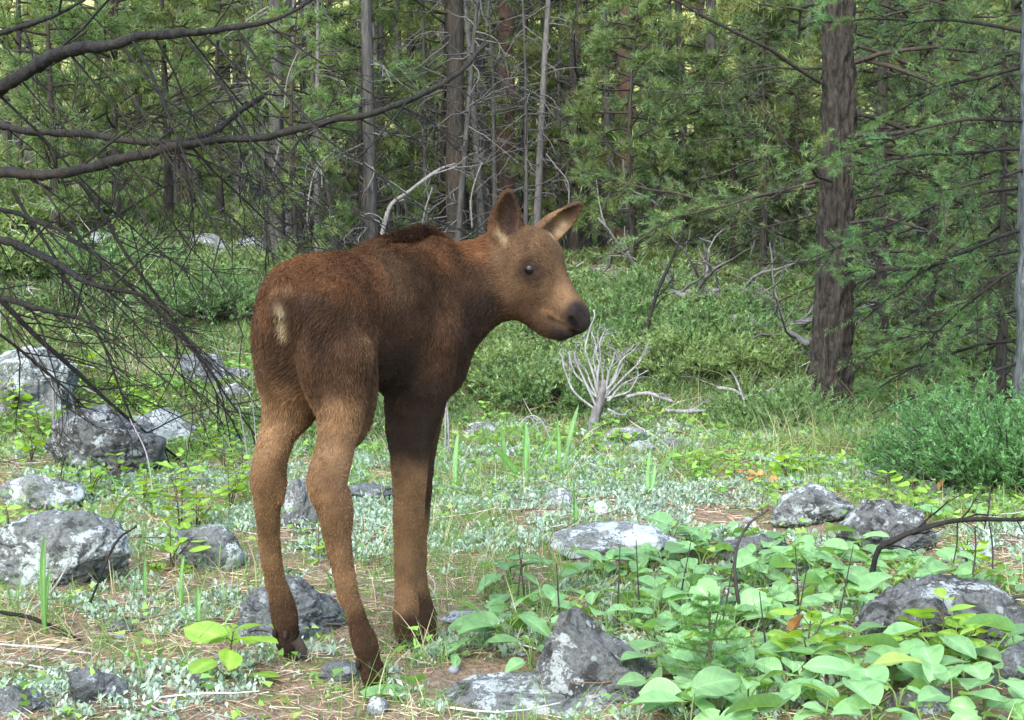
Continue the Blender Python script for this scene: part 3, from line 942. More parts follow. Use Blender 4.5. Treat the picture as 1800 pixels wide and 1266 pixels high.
# ------------------------------------------------------------------ broad-leaved plants
def leaf_mesh(name, ln, wd, fold, droop, heart=0.12, wave=0.0, seed=0, col=(0.1, 0.25, 0.08), nv=8, peak=0.42):
    """blade along +Y from its stalk, folded at the midrib, arching down towards the tip"""
    g = np.random.default_rng(seed)
    t = np.linspace(0, 1, nv)
    us = np.array([-1, -0.5, 0, 0.5, 1.0])
    w = np.where(t < peak, np.sin(0.5 * np.pi * (t / peak + 0.18) / 1.18) ** 0.8, np.cos(0.5 * np.pi * (t - peak) / (1 - peak)) ** 0.75)
    w = w * wd / 2
    v = []
    cols = []
    ph = g.uniform(0, 6)
    for a, ww in zip(t, w):
        for u_ in us:
            x = u_ * ww
            y = a * ln - heart * ln * abs(u_) ** 1.5 * (1 - a) ** 3
            z = fold * abs(u_) ** 1.2 * ww - droop * ln * a * a + wave * ln * math.sin(7 * a + ph + u_ * 1.5) * abs(u_)
            v.append((x, y, z))
            cols.append(np.array(col) * (1.22 if u_ == 0 else 1.0) * (1 + 0.10 * g.normal()))
    nu = len(us)
    f = [(i * nu + j, i * nu + j + 1, (i + 1) * nu + j + 1, (i + 1) * nu + j) for i in range(nv - 1) for j in range(nu - 1)]
    mb = MB()
    mb.add(v, f, np.array(cols))
    me = mb.mesh(name)
    uv = me.uv_layers.new(name='UVMap')
    uvd = np.array([((us[k % nu] + 1) / 2, t[k // nu]) for k in range(len(v))])
    li = np.zeros(len(me.loops), np.int32); me.loops.foreach_get('vertex_index', li)
    uv.data.foreach_set('uv', uvd[li].astype(np.float32).ravel())
    return me

def leaf_mat(name, trans=0.4, warm=(1.35, 1.2, 0.30), rough=0.42, spec=0.45, vein=0.4, vary=0.55):
    n = N(name)
    c = n.attr()
    oi = n.new('ShaderNodeObjectInfo')
    r = n.math('MULTIPLY', oi.outputs['Random'], vary)
    r = n.math('ADD', r, 1 - vary / 2)
    uv = n.new('ShaderNodeUVMap')
    sep = n.new('ShaderNodeSeparateXYZ'); n.link(uv.outputs[0], sep.inputs[0])
    ux = n.math('ABSOLUTE', n.math('SUBTRACT', sep.outputs[0], 0.5))
    wv = n.math('SINE', n.math('MULTIPLY', n.math('SUBTRACT', sep.outputs[1], n.math('MULTIPLY', ux, 0.55)), 46.0))
    side = n.ramp(wv, [(0.86, 0.0), (0.98, 1.0)])
    mid = n.ramp(ux, [(0.012, 1.0), (0.035, 0.0)])
    ve = n.math('MAXIMUM', mid, n.math('MULTIPLY', side, 0.5))
    bl = n.noise(n.coord('Object'), 55, 4, 0.6)
    c = n.hsv(c, v=r)
    c = n.mix(n.math('MULTIPLY', ve, vein), c, n.hsv(c, s=0.75, v=1.7))
    c = n.mix(n.ramp(bl, [(0.35, 0.0), (0.7, 0.7)]), c, n.hsv(c, h=0.485, v=1.3))
    n.bump(n.math('ADD', n.math('MULTIPLY', ve, -0.6), bl), 0.35, 0.004)
    return n.finish(c, rough, spec, trans, n.mix(1.0, c, warm, 'MULTIPLY'))

M_BROAD = leaf_mat('broad_leaf')
M_SHRUB = leaf_mat('shrub_leaf', 0.45, (1.5, 1.25, 0.25), 0.45, 0.4, 0.25)
M_DEAD = leaf_mat('dead_leaf', 0.15, (1.2, 0.9, 0.5), 0.7, 0.2)
M_STEM = plain_mat('green_stem', (0.12, 0.17, 0.05))
M_TWIG = plain_mat('brown_twig', (0.075, 0.048, 0.030))
M_DARKTWIG = plain_mat('dark_twig', (0.030, 0.024, 0.020))
rng = np.random.default_rng(21)
BROAD = [leaf_mesh('leaf', 1.0, rng.uniform(0.62, 0.86), rng.uniform(0.1, 0.45), rng.uniform(0.05, 0.35), rng.uniform(0.06, 0.2), 0.035, k,
                   (0.160, 0.310, 0.112), 9) for k in range(9)]
AGED = [leaf_mesh('leaf', 1.0, rng.uniform(0.55, 0.8), rng.uniform(0.2, 0.6), rng.uniform(0.2, 0.5), 0.1, 0.06, 30 + k, [(0.21, 0.28, 0.06), (0.19, 0.31, 0.08), (0.24, 0.22, 0.07)][k], 9) for k in range(3)]
SMALL = [leaf_mesh('leaf', 1.0, rng.uniform(0.55, 0.72), rng.uniform(0.05, 0.3), rng.uniform(0.0, 0.2), 0.0, 0.015, 50 + k,
                   (0.190, 0.340, 0.045), 7, 0.5) for k in range(6)]
DEADL = [leaf_mesh('leaf', 1.0, 0.6, 0.5, 0.2, 0.05, 0.06, 80 + k, (0.36, 0.17, 0.05), 7) for k in range(3)]

def put_leaf(me, mat, parent, base, direction, size, roll=0.0, name='leaf'):
    """one leaf object on its plant: +Y of the blade along direction, upper face up"""
    o = link(name, me, mat, parent)
    y = unit(direction)
    x = unit(np.cross(y, np.array([0, 0, 1.0]))) if abs(y[2]) < 0.98 else np.array([1.0, 0, 0])
    z = np.cross(x, y)
    x, z = x * math.cos(roll) + z * math.sin(roll), z * math.cos(roll) - x * math.sin(roll)
    from mathutils import Matrix
    M = Matrix(((x[0], y[0], z[0]), (x[1], y[1], z[1]), (x[2], y[2], z[2])))
    o.rotation_euler = M.to_euler()
    o.location = Vector(base)
    o.scale = (size, size, size)
    return o

def broad_plant(px, py, size, nleaf, label, g, group='broad-leaved plants of the leaf patch', tall=1.0, lean=None):
    pos, d = G(px, py)
    t = thing('broadleaf_plant', label, 'plant', pos, 0, group)
    mb = MB()
    leaves = []
    a0 = g.uniform(0, 6.28)
    hh = size * g.uniform(0.6, 1.15) * tall
    for k in range(nleaf):
        a = a0 + k * (6.28 / nleaf) + g.uniform(-0.5, 0.5)
        out = np.array([math.cos(a), math.sin(a), 0])
        h = hh * g.uniform(0.65, 1.1)
        base = out * size * g.uniform(0.15, 0.45) + np.array([0, 0, h])
        tube(mb, spline([(0, 0, -0.01), tuple(out * size * 0.08 + np.array([0, 0, h * 0.6])), tuple(base)], 6), np.linspace(0.0022, 0.0014, 6), 4, tip=False)
        dirv = out + np.array([0, 0, g.uniform(-0.3, 0.45)])
        leaves.append((base, dirv, size * g.uniform(0.8, 1.2), g.normal(0, 0.3)))
    mb.build('stem', M_STEM, t)
    for b, dv, s, r in leaves:
        put_leaf(AGED[g.integers(3)] if g.random() < 0.02 else BROAD[g.integers(len(BROAD))], M_BROAD, t, b, dv, s * g.choice([0.8, 1.0, 1.0, 1.2]), r)
    return t

# the leaf patch at the lower right: density follows the photograph's patch outline
g = np.random.default_rng(5)
PATCH = [(865, 1000), (960, 1035), (1060, 985), (1180, 935), (1260, 930), (1420, 965), (1560, 955), (1620, 990), (1700, 1010), (1800, 1030), (1800, 1262), (1160, 1262), (1140, 1170), (970, 1170), (840, 1130), (850, 1060)]
def inside(poly, x, y):
    r = False
    for (x0, y0), (x1, y1) in zip(poly, poly[1:] + poly[:1]):
        if (y0 > y) != (y1 > y) and x < (x1 - x0) * (y - y0) / (y1 - y0) + x0:
            r = not r
    return r
def where_patch(px, py):
    if px > 1690: return 'broad-leaved plant right of the dome-shaped boulder'
    if py > 1150 and px > 1380: return 'broad-leaved plant in front of the dome-shaped boulder'
    if px > 1480: return 'broad-leaved plant between dark round and dome-shaped boulders'
    if py > 1150: return 'broad-leaved plant around the spruce seedling'
    if px > 1290: return 'broad-leaved plant just right of the arched black twig'
    if px > 1130: return 'broad-leaved plant just left of the arched black twig'
    return 'broad-leaved plant behind the upright leaning rock'
spots = []
tries = 0
while len(spots) < 185 and tries < 9000:
    tries += 1
    px, py = g.uniform(850, 1830), g.uniform(940, 1285)
    if not inside(PATCH + [], min(px, 1799), min(py, 1261)): continue
    sep_ = 18.5 + (py - 930) * 0.068
    if px < 1130 and py < 1150: sep_ *= 1.35
    if 1530 < px < 1790 and 1030 < py < 1165: continue
    if 960 < px < 1155 and 1090 < py < 1240: continue
    if any(abs(px - a) < sep_ * 1.25 and abs(py - b) < sep_ * 0.62 for a, b in spots): continue
    spots.append((px, py))
ORD = ['first', 'second', 'third', 'fourth', 'fifth', 'sixth', 'seventh', 'eighth', 'ninth', 'tenth', 'eleventh', 'twelfth', 'thirteenth', 'fourteenth', 'fifteenth', 'sixteenth', 'seventeenth',
       'eighteenth', 'nineteenth', 'twentieth', 'twenty-first', 'twenty-second', 'twenty-third', 'twenty-fourth', 'twenty-fifth', 'twenty-sixth', 'twenty-seventh', 'twenty-eighth', 'twenty-ninth', 'thirtieth']
ORD += ['thirty-' + o for o in ORD[:9]]
WORD = {2: 'two-leaved', 3: 'three-leaved', 4: 'four-leaved'}
seen_ = {}
for px, py in sorted(spots):
    sz = g.uniform(0.048, 0.075)
    nl = int(g.choice([2, 3, 3, 4, 4]))
    reg = where_patch(px, py).replace('broad-leaved plant ', '')
    key = (reg, nl)
    seen_[key] = seen_.get(key, 0) + 1
    broad_plant(px, py + 22, sz, nl, '%s %s plant from the left, %s' % (ORD[seen_[key] - 1], WORD[nl], reg), g, 'broad-leaved plants of the leaf patch')
for px, py, dv, sz, hz, lab in [(726, 1222, (0.05, -0.75, 0.75), 0.060, 0.02, 'single round leaf right of the near hind hoof'),
                                (640, 1236, (1.0, 0.15, 0.12), 0.095, 0.012, 'long leaf lying beside the near hind hoof at the bottom')]:
    pos, d = G(px, py)
    t = thing('broadleaf_plant', lab, 'plant', pos, 0, 'stray broad leaves near the hooves')
    mb = MB(); tube(mb, [(0, 0, -0.01), (0, 0, hz)], [0.002, 0.0016], 4); mb.build('stem', M_STEM, t)
    put_leaf(BROAD[0], M_BROAD, t, (0, 0, hz), dv, sz)
for px, py, sz, nl, lab in [                            (800, 1172, 0.05, 2, 'low broad-leaved plant behind the lichen-blotched rock'),
                            (845, 1150, 0.085, 2, 'broad-leaved plant with a long pointed leaf right of the fore hooves'),
                            (905, 1110, 0.07, 3, 'broad-leaved plant just left of the upright rock'),
                            (940, 1195, 0.075, 2, 'broad-leaved plant between upright rock and bottom rock'),
                            (890, 1045, 0.075, 3, 'pale leaved plant standing farthest left in the leaf patch')]:
    broad_plant(px, py, sz * 0.78, nl, lab, g, 'stray broad leaves near the hooves')
# low leafy plants on the right bank below the juniper
for k, (px, py) in enumerate([(1640, 905), (1690, 900), (1735, 905), (1770, 912), (1600, 915), (1665, 930)]):
    broad_plant(px, py, 0.055, 4, 'low leafy plant on the bank below the juniper, ' + ['beside the orange leaf', 'second from the orange leaf', 'near the right edge', 'at the right edge', 'left of the orange leaf', 'above the flat pale rock'][k], g, 'leafy plants on the right bank', 0.7)

def shrub_plant(px, py, h, nleaf, size, label, g, lean=0.0, d=None, name='leafy_weed', mat=None, col=None, group='yellow-green leafy weeds', nst=1):
    pos, dd = G(px, py)
    t = thing(name, label, 'plant', pos, 0, group)
    mb = MB()
    lv = []
    npair = max(2, int(nleaf / 2 * (0.75 if nst > 1 else 1)))
    for k in range(npair * nst):
        if k % npair == 0:
            hs = h * (1.0 if k == 0 else g.uniform(0.5, 0.9))
            top = np.array([lean * hs + g.normal(0, 0.05 if k == 0 else 0.35) * hs, g.normal(0, 0.1 if k == 0 else 0.3) * hs, hs])
            stem = spline([(0, 0, -0.02), tuple(top * np.array([0.3, 0.3, 0.5]) + g.normal(0, 0.02, 3) * hs), tuple(top)], 10)
            tube(mb, stem, np.linspace(0.0028, 0.0011, 10), 5)
        k = k % npair
        f_ = 0.22 + 0.78 * k / max(npair - 1, 1)
        b = stem[min(int(f_ * 9), 9)]
        a = g.uniform(0, 3.14) if k % 2 else g.uniform(0, 3.14) + 1.5
        off = g.uniform(0.1, 0.5) * size * (1.4 if k < npair - 1 else 0.2)
        for s in (0, math.pi):
            out = np.array([math.cos(a + s), math.sin(a + s), 0])
            q = b + out * off + np.array([0, 0, off * 0.5])
            tube(mb, [b, (b + q) / 2 + np.array([0, 0, off * 0.2]), q], [0.0012, 0.001, 0.0009], 4, tip=False)
            lv.append((q, out + np.array([0, 0, g.uniform(-0.2, 0.5)]), size * g.uniform(0.75, 1.2) * (0.8 if k == npair - 1 else 1), g.normal(0, 0.35)))
    mb.build('stem', M_TWIG, t)
    for b, dv, s, r in lv:
        put_leaf(SMALL[g.integers(len(SMALL))], mat or M_SHRUB, t, b, dv, s, r)
    return t
for a in [(150, 690, .24, 10, .042, 'yellow-green weed standing right of the lichen boulder at the left edge'),
          (28, 735, .20, 12, .045, 'tall leafy weed in front of the lichen boulder at the left edge'),
          (70, 770, .16, 10, .042, 'leafy weed between the left-edge boulder and the dark rounded boulder'),
          (175, 735, .10, 8, .045, 'low broad weed just behind the dark rounded boulder'),
          (225, 720, .12, 10, .042, 'weed rising above the pale flat-topped slab'),
          (270, 722, .14, 8, .042, 'weed over the right end of the pale slab'),
          (265, 745, .10, 8, .034, 'short weed on the right end of the pale slab'),
          (205, 690, .10, 8, .042, 'weed farthest back in front of the fallen dead branches'),
          (55, 815, .12, 8, .042, 'low weed left of the dark rounded boulder'),
          (110, 890, .14, 8, .034, 'leafy weed rooted between whitish slab and largest left boulder'),
          (160, 880, .12, 8, .032, 'weed in front of the dark rounded boulder'),
          (205, 860, .12, 6, .030, 'thin weed against the face of the dark rounded boulder'),
          (255, 900, .13, 8, .032, 'round-leaved weed right of the dark rounded boulder'),
          (318, 950, .24, 14, .036, 'tallest leafy weed with dark stems above the small grey rock'),
          (300, 1005, .11, 6, .044, 'weed with two big round leaves left of the small grey rock'),
          (345, 935, .13, 8, .036, 'weed just right of the tallest leafy weed'),
          (405, 900, .16, 10, .034, 'weed standing left of the far hock'),
          (425, 870, .17, 10, .032, 'bright weed touching the far hind leg'),
          (395, 830, .14, 8, .030, 'small weed behind the far hock'),
          (360, 800, .12, 8, .028, 'small weed right of the pale slab'),
          (415, 780, .10, 6, .028, 'tiny weed near the far hind thigh'),
          (520, 905, .10, 6, .034, 'weed seen between the hind legs'),
          (560, 985, .09, 6, .036, 'low weed between the hind legs, in front of the mottled rock'),
          (405, 1195, .085, 6, .062, 'lone weed with big drooping leaves in front of the far hind hoof'),
          (15, 950, .10, 6, .040, 'weed on the left edge in front of the largest boulder'),
          (10, 690, .12, 8, .040, 'weed at the left frame edge above the boulder'),
          (690, 880, .08, 6, .026, 'small weed between the near hind leg and the foreleg'),
          (1420, 1180, .12, 8, .040, 'weed with dark stem in front of the dome-shaped boulder, left one'),
          (1655, 1165, .12, 10, .040, 'bright weed against the face of the dome-shaped boulder'),
          (1700, 1185, .09, 8, .040, 'weed between the dome-shaped boulder and the right edge stone'),
          (1590, 1175, .07, 6, .036, 'low weed at the foot of the dome-shaped boulder'),
          (1610, 905, .11, 8, .036, 'weed behind the dark round boulder'),
          (1560, 880, .09, 8, .034, 'weed in front of the jagged white-crested rock'),
          (1700, 1010, .10, 8, .034, 'thin weed beside the flat pale rock'),
          (1440, 890, .10, 8, .034, 'weed on top of the grey angular rock'),
          (1340, 905, .07, 6, .030, 'small weed left of the grey angular rock'),
          (830, 700, .20, 14, .036, 'yellow-green bush of leaves beside the chest'),
          (870, 690, .16, 12, .034, 'yellow-green weed right of the chest'),
          (855, 745, .12, 8, .032, 'small bright weed by the mossy rock right of the forelegs'),
          (1090, 790, .10, 8, .036, 'bright weed at the foot of the white-topped stone'),
          (1045, 800, .09, 8, .032, 'bright weed left of the white-topped stone'),
          (1290, 850, .09, 8, .034, 'bright weed left of the orange leaf litter'),
          (1380, 850, .10, 10, .036, 'bright weed right of the orange leaf litter'),
          (1420, 840, .10, 8, .036, 'bright weed behind the grey angular rock'),
          (1230, 840, .08, 8, .030, 'bright weed in the middle of the clearing'),
          (475, 590, .16, 10, .030, 'weed partly hidden by the rump')]:
    shrub_plant(a[0], a[1], a[2] * 1.05, int(a[3] * 1.7), a[4] * 1.3, a[5], g, nst=3 if a[2] > 0.09 else 1)

# broad grass-like blades standing alone
BLADE = [leaf_mesh('blade', 1.0, w_, 0.4, dr, 0.0, 0.01, 90 + k, (0.12, 0.26, 0.07), 9, 0.55) for k, (w_, dr) in enumerate([(0.10, 0.1), (0.13, 0.35), (0.07, 0.05), (0.16, 0.5)])]
for px, py, blades, lab in [(118, 985, ((-0.35, .16, 0), (0.05, .13, 1), (0.5, .14, 3)), 'three broad grass blades in front of the largest left boulder'),
                            (78, 1120, ((0.0, .22, 2), (0.06, .15, 2)), 'tall thin dark blade at lower left'),
                            (318, 1070, ((0.0, .12, 0), (0.12, .08, 2)), 'upright blade in front of the small grey rock'),
                            (345, 1110, ((0.05, .11, 0), (-0.2, .07, 1), (0.25, .06, 0)), 'broad-bladed clump left of the blue-grey slab'),
                            (352, 1150, ((0.5, .11, 2),), 'slanting blade left of the far hind hoof'),
                            (255, 1060, ((-0.02, .13, 2),), 'single thin blade right of the largest boulder'),
                            (185, 930, ((0.3, .15, 1), (-0.2, .10, 2)), 'broad curved blade above the largest left boulder'),
                            (800, 860, ((0.0, .20, 0), (-0.3, .16, 0), (0.3, .16, 2)), 'upright blade clump right of the foreleg'),
                            (925, 850, ((-0.5, .24, 1), (0.1, .26, 0), (0.45, .22, 2), (-0.1, .2, 2), (0.3, .18, 0)), 'green blade clump in the bright clearing'),
                            (885, 840, ((-0.3, .22, 2), (0.1, .2, 0), (0.4, .18, 2)), 'blade clump in front of the mossy rock'),
                            (985, 840, ((-0.2, .25, 2), (0.2, .28, 2), (0.5, .2, 0)), 'thin blade clump left of the dead shrub'),
                            (1010, 935, ((0.02, .16, 2), (0.12, .14, 2)), 'dark upright blades left of the seed head'),
                            (1140, 870, ((0.4, .22, 2), (0.0, .16, 0), (0.2, .14, 0)), 'slanting dark blades right of the seed head'),
                            (735, 900, ((0.3, .15, 2), (-0.1, .12, 1)), 'blade tuft behind the foreleg')]:
    pos, d = G(px, py)
    t = thing('grass_clump', lab, 'grass', pos, 0, 'broad grass clumps')
    for lean_, h_, kk in blades:
        put_leaf(BLADE[kk], M_BROAD, t, (lean_ * 0.03, g.normal(0, 0.005), -0.005), (lean_, g.normal(0, 0.12), 1.0), h_ * g.uniform(0.9, 1.1), g.uniform(-0.8, 0.8), 'blade')

# white dandelion seed head
pos, d = G(1058, 962)
t = thing('dandelion_seed_head', 'white round seed head on a thin stalk above the pale mottled rock', 'flower', pos)
head_c = P(1056, 893, d) - pos
mb = MB(); tube(mb, spline([(0, 0, -0.01), tuple(head_c * 0.5 + np.array([0.004, 0, 0])), tuple(head_c)], 8), np.linspace(0.0016, 0.0013, 8), 5)
mb.build('stalk', M_STEM, t)
mb = MB()
r_ = 12 * d / F_PX
for q in unit(g.normal(size=(220, 3))):
    x_ = unit(np.cross(q, [0.3, 0.5, 0.8]))
    y_ = np.cross(q, x_)
    e_ = head_c + q * r_ * g.uniform(0.85, 1.05)
    mb.add([head_c + x_ * 0.0003, head_c - x_ * 0.0003, e_], [(0, 1, 2)], (0.8, 0.8, 0.78))
    for a in np.linspace(0, 6.28, 6, endpoint=False):
        o_ = (x_ * math.cos(a) + y_ * math.sin(a)) * 0.0042
        s_ = (x_ * -math.sin(a) + y_ * math.cos(a)) * 0.0007
        mb.add([e_ - s_, e_ + s_, e_ + o_ + q * 0.001], [(0, 1, 2)], (0.85, 0.85, 0.83))
wm = N('seed_fluff'); wm.finish(wm.attr(), 0.8, 0.2, 0.4)
mb.build('seed_ball', wm.m, t)
# fallen white petal-like leaf on the mottled rock, orange leaves
for px, py, s, lab in [(1650, 884, .040, 'single orange dead leaf standing in front of the juniper'), (1392, 1150, .045, 'brown curled dead leaf inside the leaf patch')]:
    pos, d = G(px, py)
    t = thing('dead_leaf', lab, 'leaf', pos + np.array([0, 0, 0.05]))
    put_leaf(DEADL[0], M_DEAD, t, (0, 0, 0), (0.3, -0.2, 0.8), s, 0.6, 'blade')
for k in range(9):
    pos, d = G(1322 + g.normal(0, 14), 856 + g.normal(0, 4))
    t = thing('dead_leaf', 'orange-brown dead leaf in the small heap in the bright clearing', 'leaf', pos + np.array([0, 0, 0.018 + 0.003 * k]), 0, 'orange leaf heap in the clearing')
    put_leaf(DEADL[k % 3], M_DEAD, t, (0, 0, 0), (g.normal(), g.normal(), 0.4), g.uniform(0.035, 0.055), g.uniform(-0.5, 0.5), 'blade')

# spruce seedling in front of the leaf patch
pos, d = G(1245, 1225)
t = thing('spruce_seedling', 'little spruce seedling with soft needles in front of the leaf patch', 'tree', pos, 0)
hgt = (1225 - 1040) * d / F_PX
mbw, mbn = MB(), MB()
tube(mbw, [(0, 0, -0.01), (0.003, 0, hgt * 0.5), (0, 0.002, hgt)], [0.004, 0.003, 0.0012], 5)
def needles(mb, a, b, count, ln, wd, g, col, spread=0.9, up=0.25):
    """needle blades around the shoot from a to b (vectorised)"""
    a = np.asarray(a, float); b = np.asarray(b, float)
    ax = unit(b - a)
    t_ = g.random(count)[:, None]
    base = a + (b - a) * t_
    side = g.normal(size=(count, 3)); side = unit(side - ax * (side @ ax)[:, None])
    dr = unit(side * spread + ax * g.uniform(0.4, 1.0, (count, 1)) + np.array([0, 0, up]))
    l_ = ln * g.uniform(0.7, 1.15, (count, 1))
    w_ = unit(np.cross(dr, g.normal(size=(count, 3)))) * wd / 2
    v = np.stack([base - w_, base + w_, base + dr * l_], 1).reshape(-1, 3)
    f = np.arange(count * 3).reshape(-1, 3)
    c = np.repeat(np.asarray(col) * g.lognormal(0, 0.22, (count, 1)), 3, 0)
    mb.add(v, f, c)
for k in range(26):
    f_ = 0.12 + 0.85 * k / 26
    a_ = k * 2.4
    L_ = hgt * 0.62 * (1 - f_ * 0.85)
    b0 = np.array([0, 0, hgt * f_]); b1 = b0 + np.array([math.cos(a_) * L_, math.sin(a_) * L_, L_ * 0.15])
    tube(mbw, [b0, b1], [0.0018, 0.0008], 4)
    needles(mbn, b0, b1, 130, 0.014, 0.0011, g, (0.07, 0.17, 0.035))
    for s in (-1, 1):
        m = b0 * 0.45 + b1 * 0.55
        e_ = m + (b1 - b0) * 0.35 + s * np.cross(unit(b1 - b0), [0, 0, 1]) * L_ * 0.3
        needles(mbn, m, e_, 60, 0.013, 0.0011, g, (0.09, 0.20, 0.04))
needles(mbn, (0, 0, hgt * 0.1), (0, 0, hgt * 1.05), 160, 0.014, 0.0011, g, (0.08, 0.19, 0.04))
M_NEEDLE = foliage_mat('needle_green', 0.25, 0.5, 0.35, (1.3, 1.3, 0.5), 0.3)
mbw.build('stem', M_TWIG, t); mbn.build('needles', M_NEEDLE, t)

# ------------------------------------------------------------------ ground cover nobody could count
def scatter(n_, d0, d1, g, wide=1.34, power=1.0):
    """random ground positions inside (a little beyond) the field of view between two depths"""
    d = np.sqrt(g.uniform(d0 ** 2, d1 ** 2, n_)) if power == 1.0 else d0 + (d1 - d0) * g.random(n_) ** power
    x = g.uniform(-0.5, 0.5, n_) * wide * W_PX / F_PX * d
    return x, d

def pix(x, y, z=0.0):
    q = np.stack([x, y, np.zeros_like(x) + z], -1) - CAMP
    dd = q @ FWD
    return W_PX / 2 + F_PX * (q @ RIGHT) / dd, H_PX / 2 - F_PX * (q @ UP) / dd

def blades(mb, base, direction, ln, wd, bend, col, g, seg=3):
    """curved flat blades, vectorised"""
    k = len(base)
    dr = unit(direction)
    side = unit(np.cross(dr, g.normal(size=(k, 3)) + np.array([0, 0, 0.01])))
    hor = dr.copy(); hor[:, 2] = 0
    hor = unit(hor + g.normal(0, 0.2, (k, 3)) * np.array([1, 1, 0]))
    ts = np.linspace(0, 1, seg + 1)
    rows = []
    for t_ in ts:
        c = base + dr * (ln * t_)[:, None] + (hor * bend[:, None] - np.array([0, 0, 1]) * (bend * 0.6)[:, None]) * (ln * t_ * t_)[:, None]
        w_ = side * (wd * (1 - t_ ** 1.6) * 0.5 + 1e-5)[:, None]
        rows += [c - w_, c + w_]
    v = np.stack(rows, 1).reshape(-1, 3)
    m = 2 * (seg + 1)
    f = np.concatenate([np.arange(k)[:, None] * m + np.array([2 * s, 2 * s + 1, 2 * s + 3, 2 * s + 2]) for s in range(seg)])
    mb.add(v, f, np.repeat(col, m, 0))

g = np.random.default_rng(77)
M_LITTER = N('needle_litter_mat'); M_LITTER.finish(M_LITTER.attr(), 0.8, 0.25); M_LITTER = M_LITTER.m
M_SILVER = foliage_mat('silver_leaf', 0.2, 0.75, 0.2, (1.1, 1.2, 0.8), 0.0)
M_GRASS = foliage_mat('grass_blade', 0.4, 0.5, 0.35, (1.3, 1.25, 0.4), 0.0)
M_MAT = foliage_mat('mat_leaf', 0.3, 0.6, 0.3, (1.3, 1.25, 0.4), 0.0)

def nz(x, y, s, seed): return fbm(np.stack([x * s, y * s, 0 * x], -1), 3, seed)

# fallen pine needles
x, y = scatter(95000, 1.9, 7.0, g)
keep = (nz(x, y, 1.3, 3) + g.normal(0, 0.5, len(x)) > -0.35) & ~on_rock(x, y)
x, y = x[keep], y[keep]
z = ground(x, y)
k = len(x)
a = g.uniform(0, 6.28, k)
dr = np.stack([np.cos(a), np.sin(a), g.uniform(-0.05, 0.28, k)], -1)
pal = np.array([(0.38, 0.22, 0.11), (0.48, 0.33, 0.19), (0.28, 0.15, 0.08), (0.56, 0.47, 0.32), (0.46, 0.38, 0.26)])
col = pal[g.integers(0, 5, k)] * g.uniform(0.7, 1.2, (k, 1))
mb = MB()
blades(mb, np.stack([x, y, z + g.uniform(0.001, 0.012, k)], -1), dr, g.uniform(0.025, 0.065, k), g.uniform(0.0011, 0.0019, k) * (0.7 + 0.16 * y), g.uniform(0, 0.1, k), col, g, 1)
tag(mb.build('pine_needle_litter', M_LITTER), 'orange-brown fallen pine needles covering the clearing floor', 'needle litter', kind='stuff')

# silvery rosettes: short spoon-shaped leaves
def spoons(mb, base, direction, ln, wd, col, g):
    k = len(base)
    dr = unit(direction)
    side = unit(np.cross(dr, np.array([0, 0, 1.0]) + g.normal(0, 0.3, (k, 3))))
    up = np.cross(side, dr)
    m = base + dr * (ln * 0.62)[:, None] + up * (ln * 0.06)[:, None]
    v = np.stack([base, m + side * (wd / 2)[:, None], base + dr * ln[:, None], m - side * (wd / 2)[:, None]], 1).reshape(-1, 3)
    mb.add(v, np.arange(k * 4).reshape(-1, 4), np.repeat(col, 4, 0))
x, y = scatter(35000, 1.9, 7.6, g)
px, py = pix(x, y)
dens = 0.25 + 0.9 * np.exp(-(((px - 1000) / 420) ** 2 + ((py - 850) / 75) ** 2)) + 0.95 * np.exp(-(((px - 330) / 420) ** 2 + ((py - 1130) / 150) ** 2)) + 0.5 * np.exp(-(((px - 560) / 160) ** 2 + ((py - 980) / 120) ** 2))
keep = (nz(x, y, 2.6, 13) * 1.5 + g.uniform(-1, 1, len(x)) * 0.4 < dens - 0.50) & ~on_rock(x, y)
x, y = x[keep], y[keep]
z = ground(x, y)
mb = MB()
nl = 13
k = len(x)
b = np.repeat(np.stack([x, y, z], -1), nl, 0)
k2 = len(b)
a = g.uniform(0, 6.28, k2)
el = g.uniform(0.2, 1.35, k2)
dr = np.stack([np.cos(a) * np.cos(el), np.sin(a) * np.cos(el), np.sin(el)], -1)
ln = g.uniform(0.007, 0.018, k2) * np.repeat(g.uniform(0.7, 1.4, k), nl) * (0.75 + 0.10 * np.repeat(y, nl))
b = b + g.normal(0, 0.010, (k2, 3)) * np.array([1, 1, 0]) + np.array([0, 0, 1]) * np.abs(g.normal(0, 0.009, (k2, 1)))
tone = np.repeat(g.uniform(0, 1, (k, 1)), nl, 0)
col = np.array([(0.33, 0.40, 0.31)]) * (1 - tone * 0.65) + np.array([(0.20, 0.30, 0.15)]) * tone * 0.65
col = col * g.uniform(0.7, 1.25, (k2, 1))
spoons(mb, b, dr, ln, ln * g.uniform(0.38, 0.6, k2), col, g)
tag(mb.build('silver_ground_cover', M_SILVER), 'low silvery grey-green rosettes spread over the clearing', 'ground cover', kind='stuff')

# grass
x, y = scatter(12500, 1.9, 9.0, g)
keep = (nz(x, y, 1.6, 23) + g.normal(0, 0.35, len(x)) > 0.05) & ~on_rock(x, y)
x, y = x[keep], y[keep]
nb = 7
k = len(x) * nb
xx = np.repeat(x, nb) + g.normal(0, 0.02, k); yy = np.repeat(y, nb) + g.normal(0, 0.02, k)
a = g.uniform(0, 6.28, k); til = np.abs(g.normal(0, 0.45, k))
dr = np.stack([np.cos(a) * np.sin(til), np.sin(a) * np.sin(til), np.cos(til)], -1)
ln = np.repeat(g.uniform(0.04, 0.14, len(x)), nb) * g.uniform(0.6, 1.2, k)
dry = (g.random(k) < 0.22)[:, None]
col = np.where(dry, np.array([(0.42, 0.36, 0.20)]), np.array([(0.10, 0.20, 0.045)]) + np.array([(0.07, 0.09, 0.03)]) * g.random((k, 1)))
mb = MB()
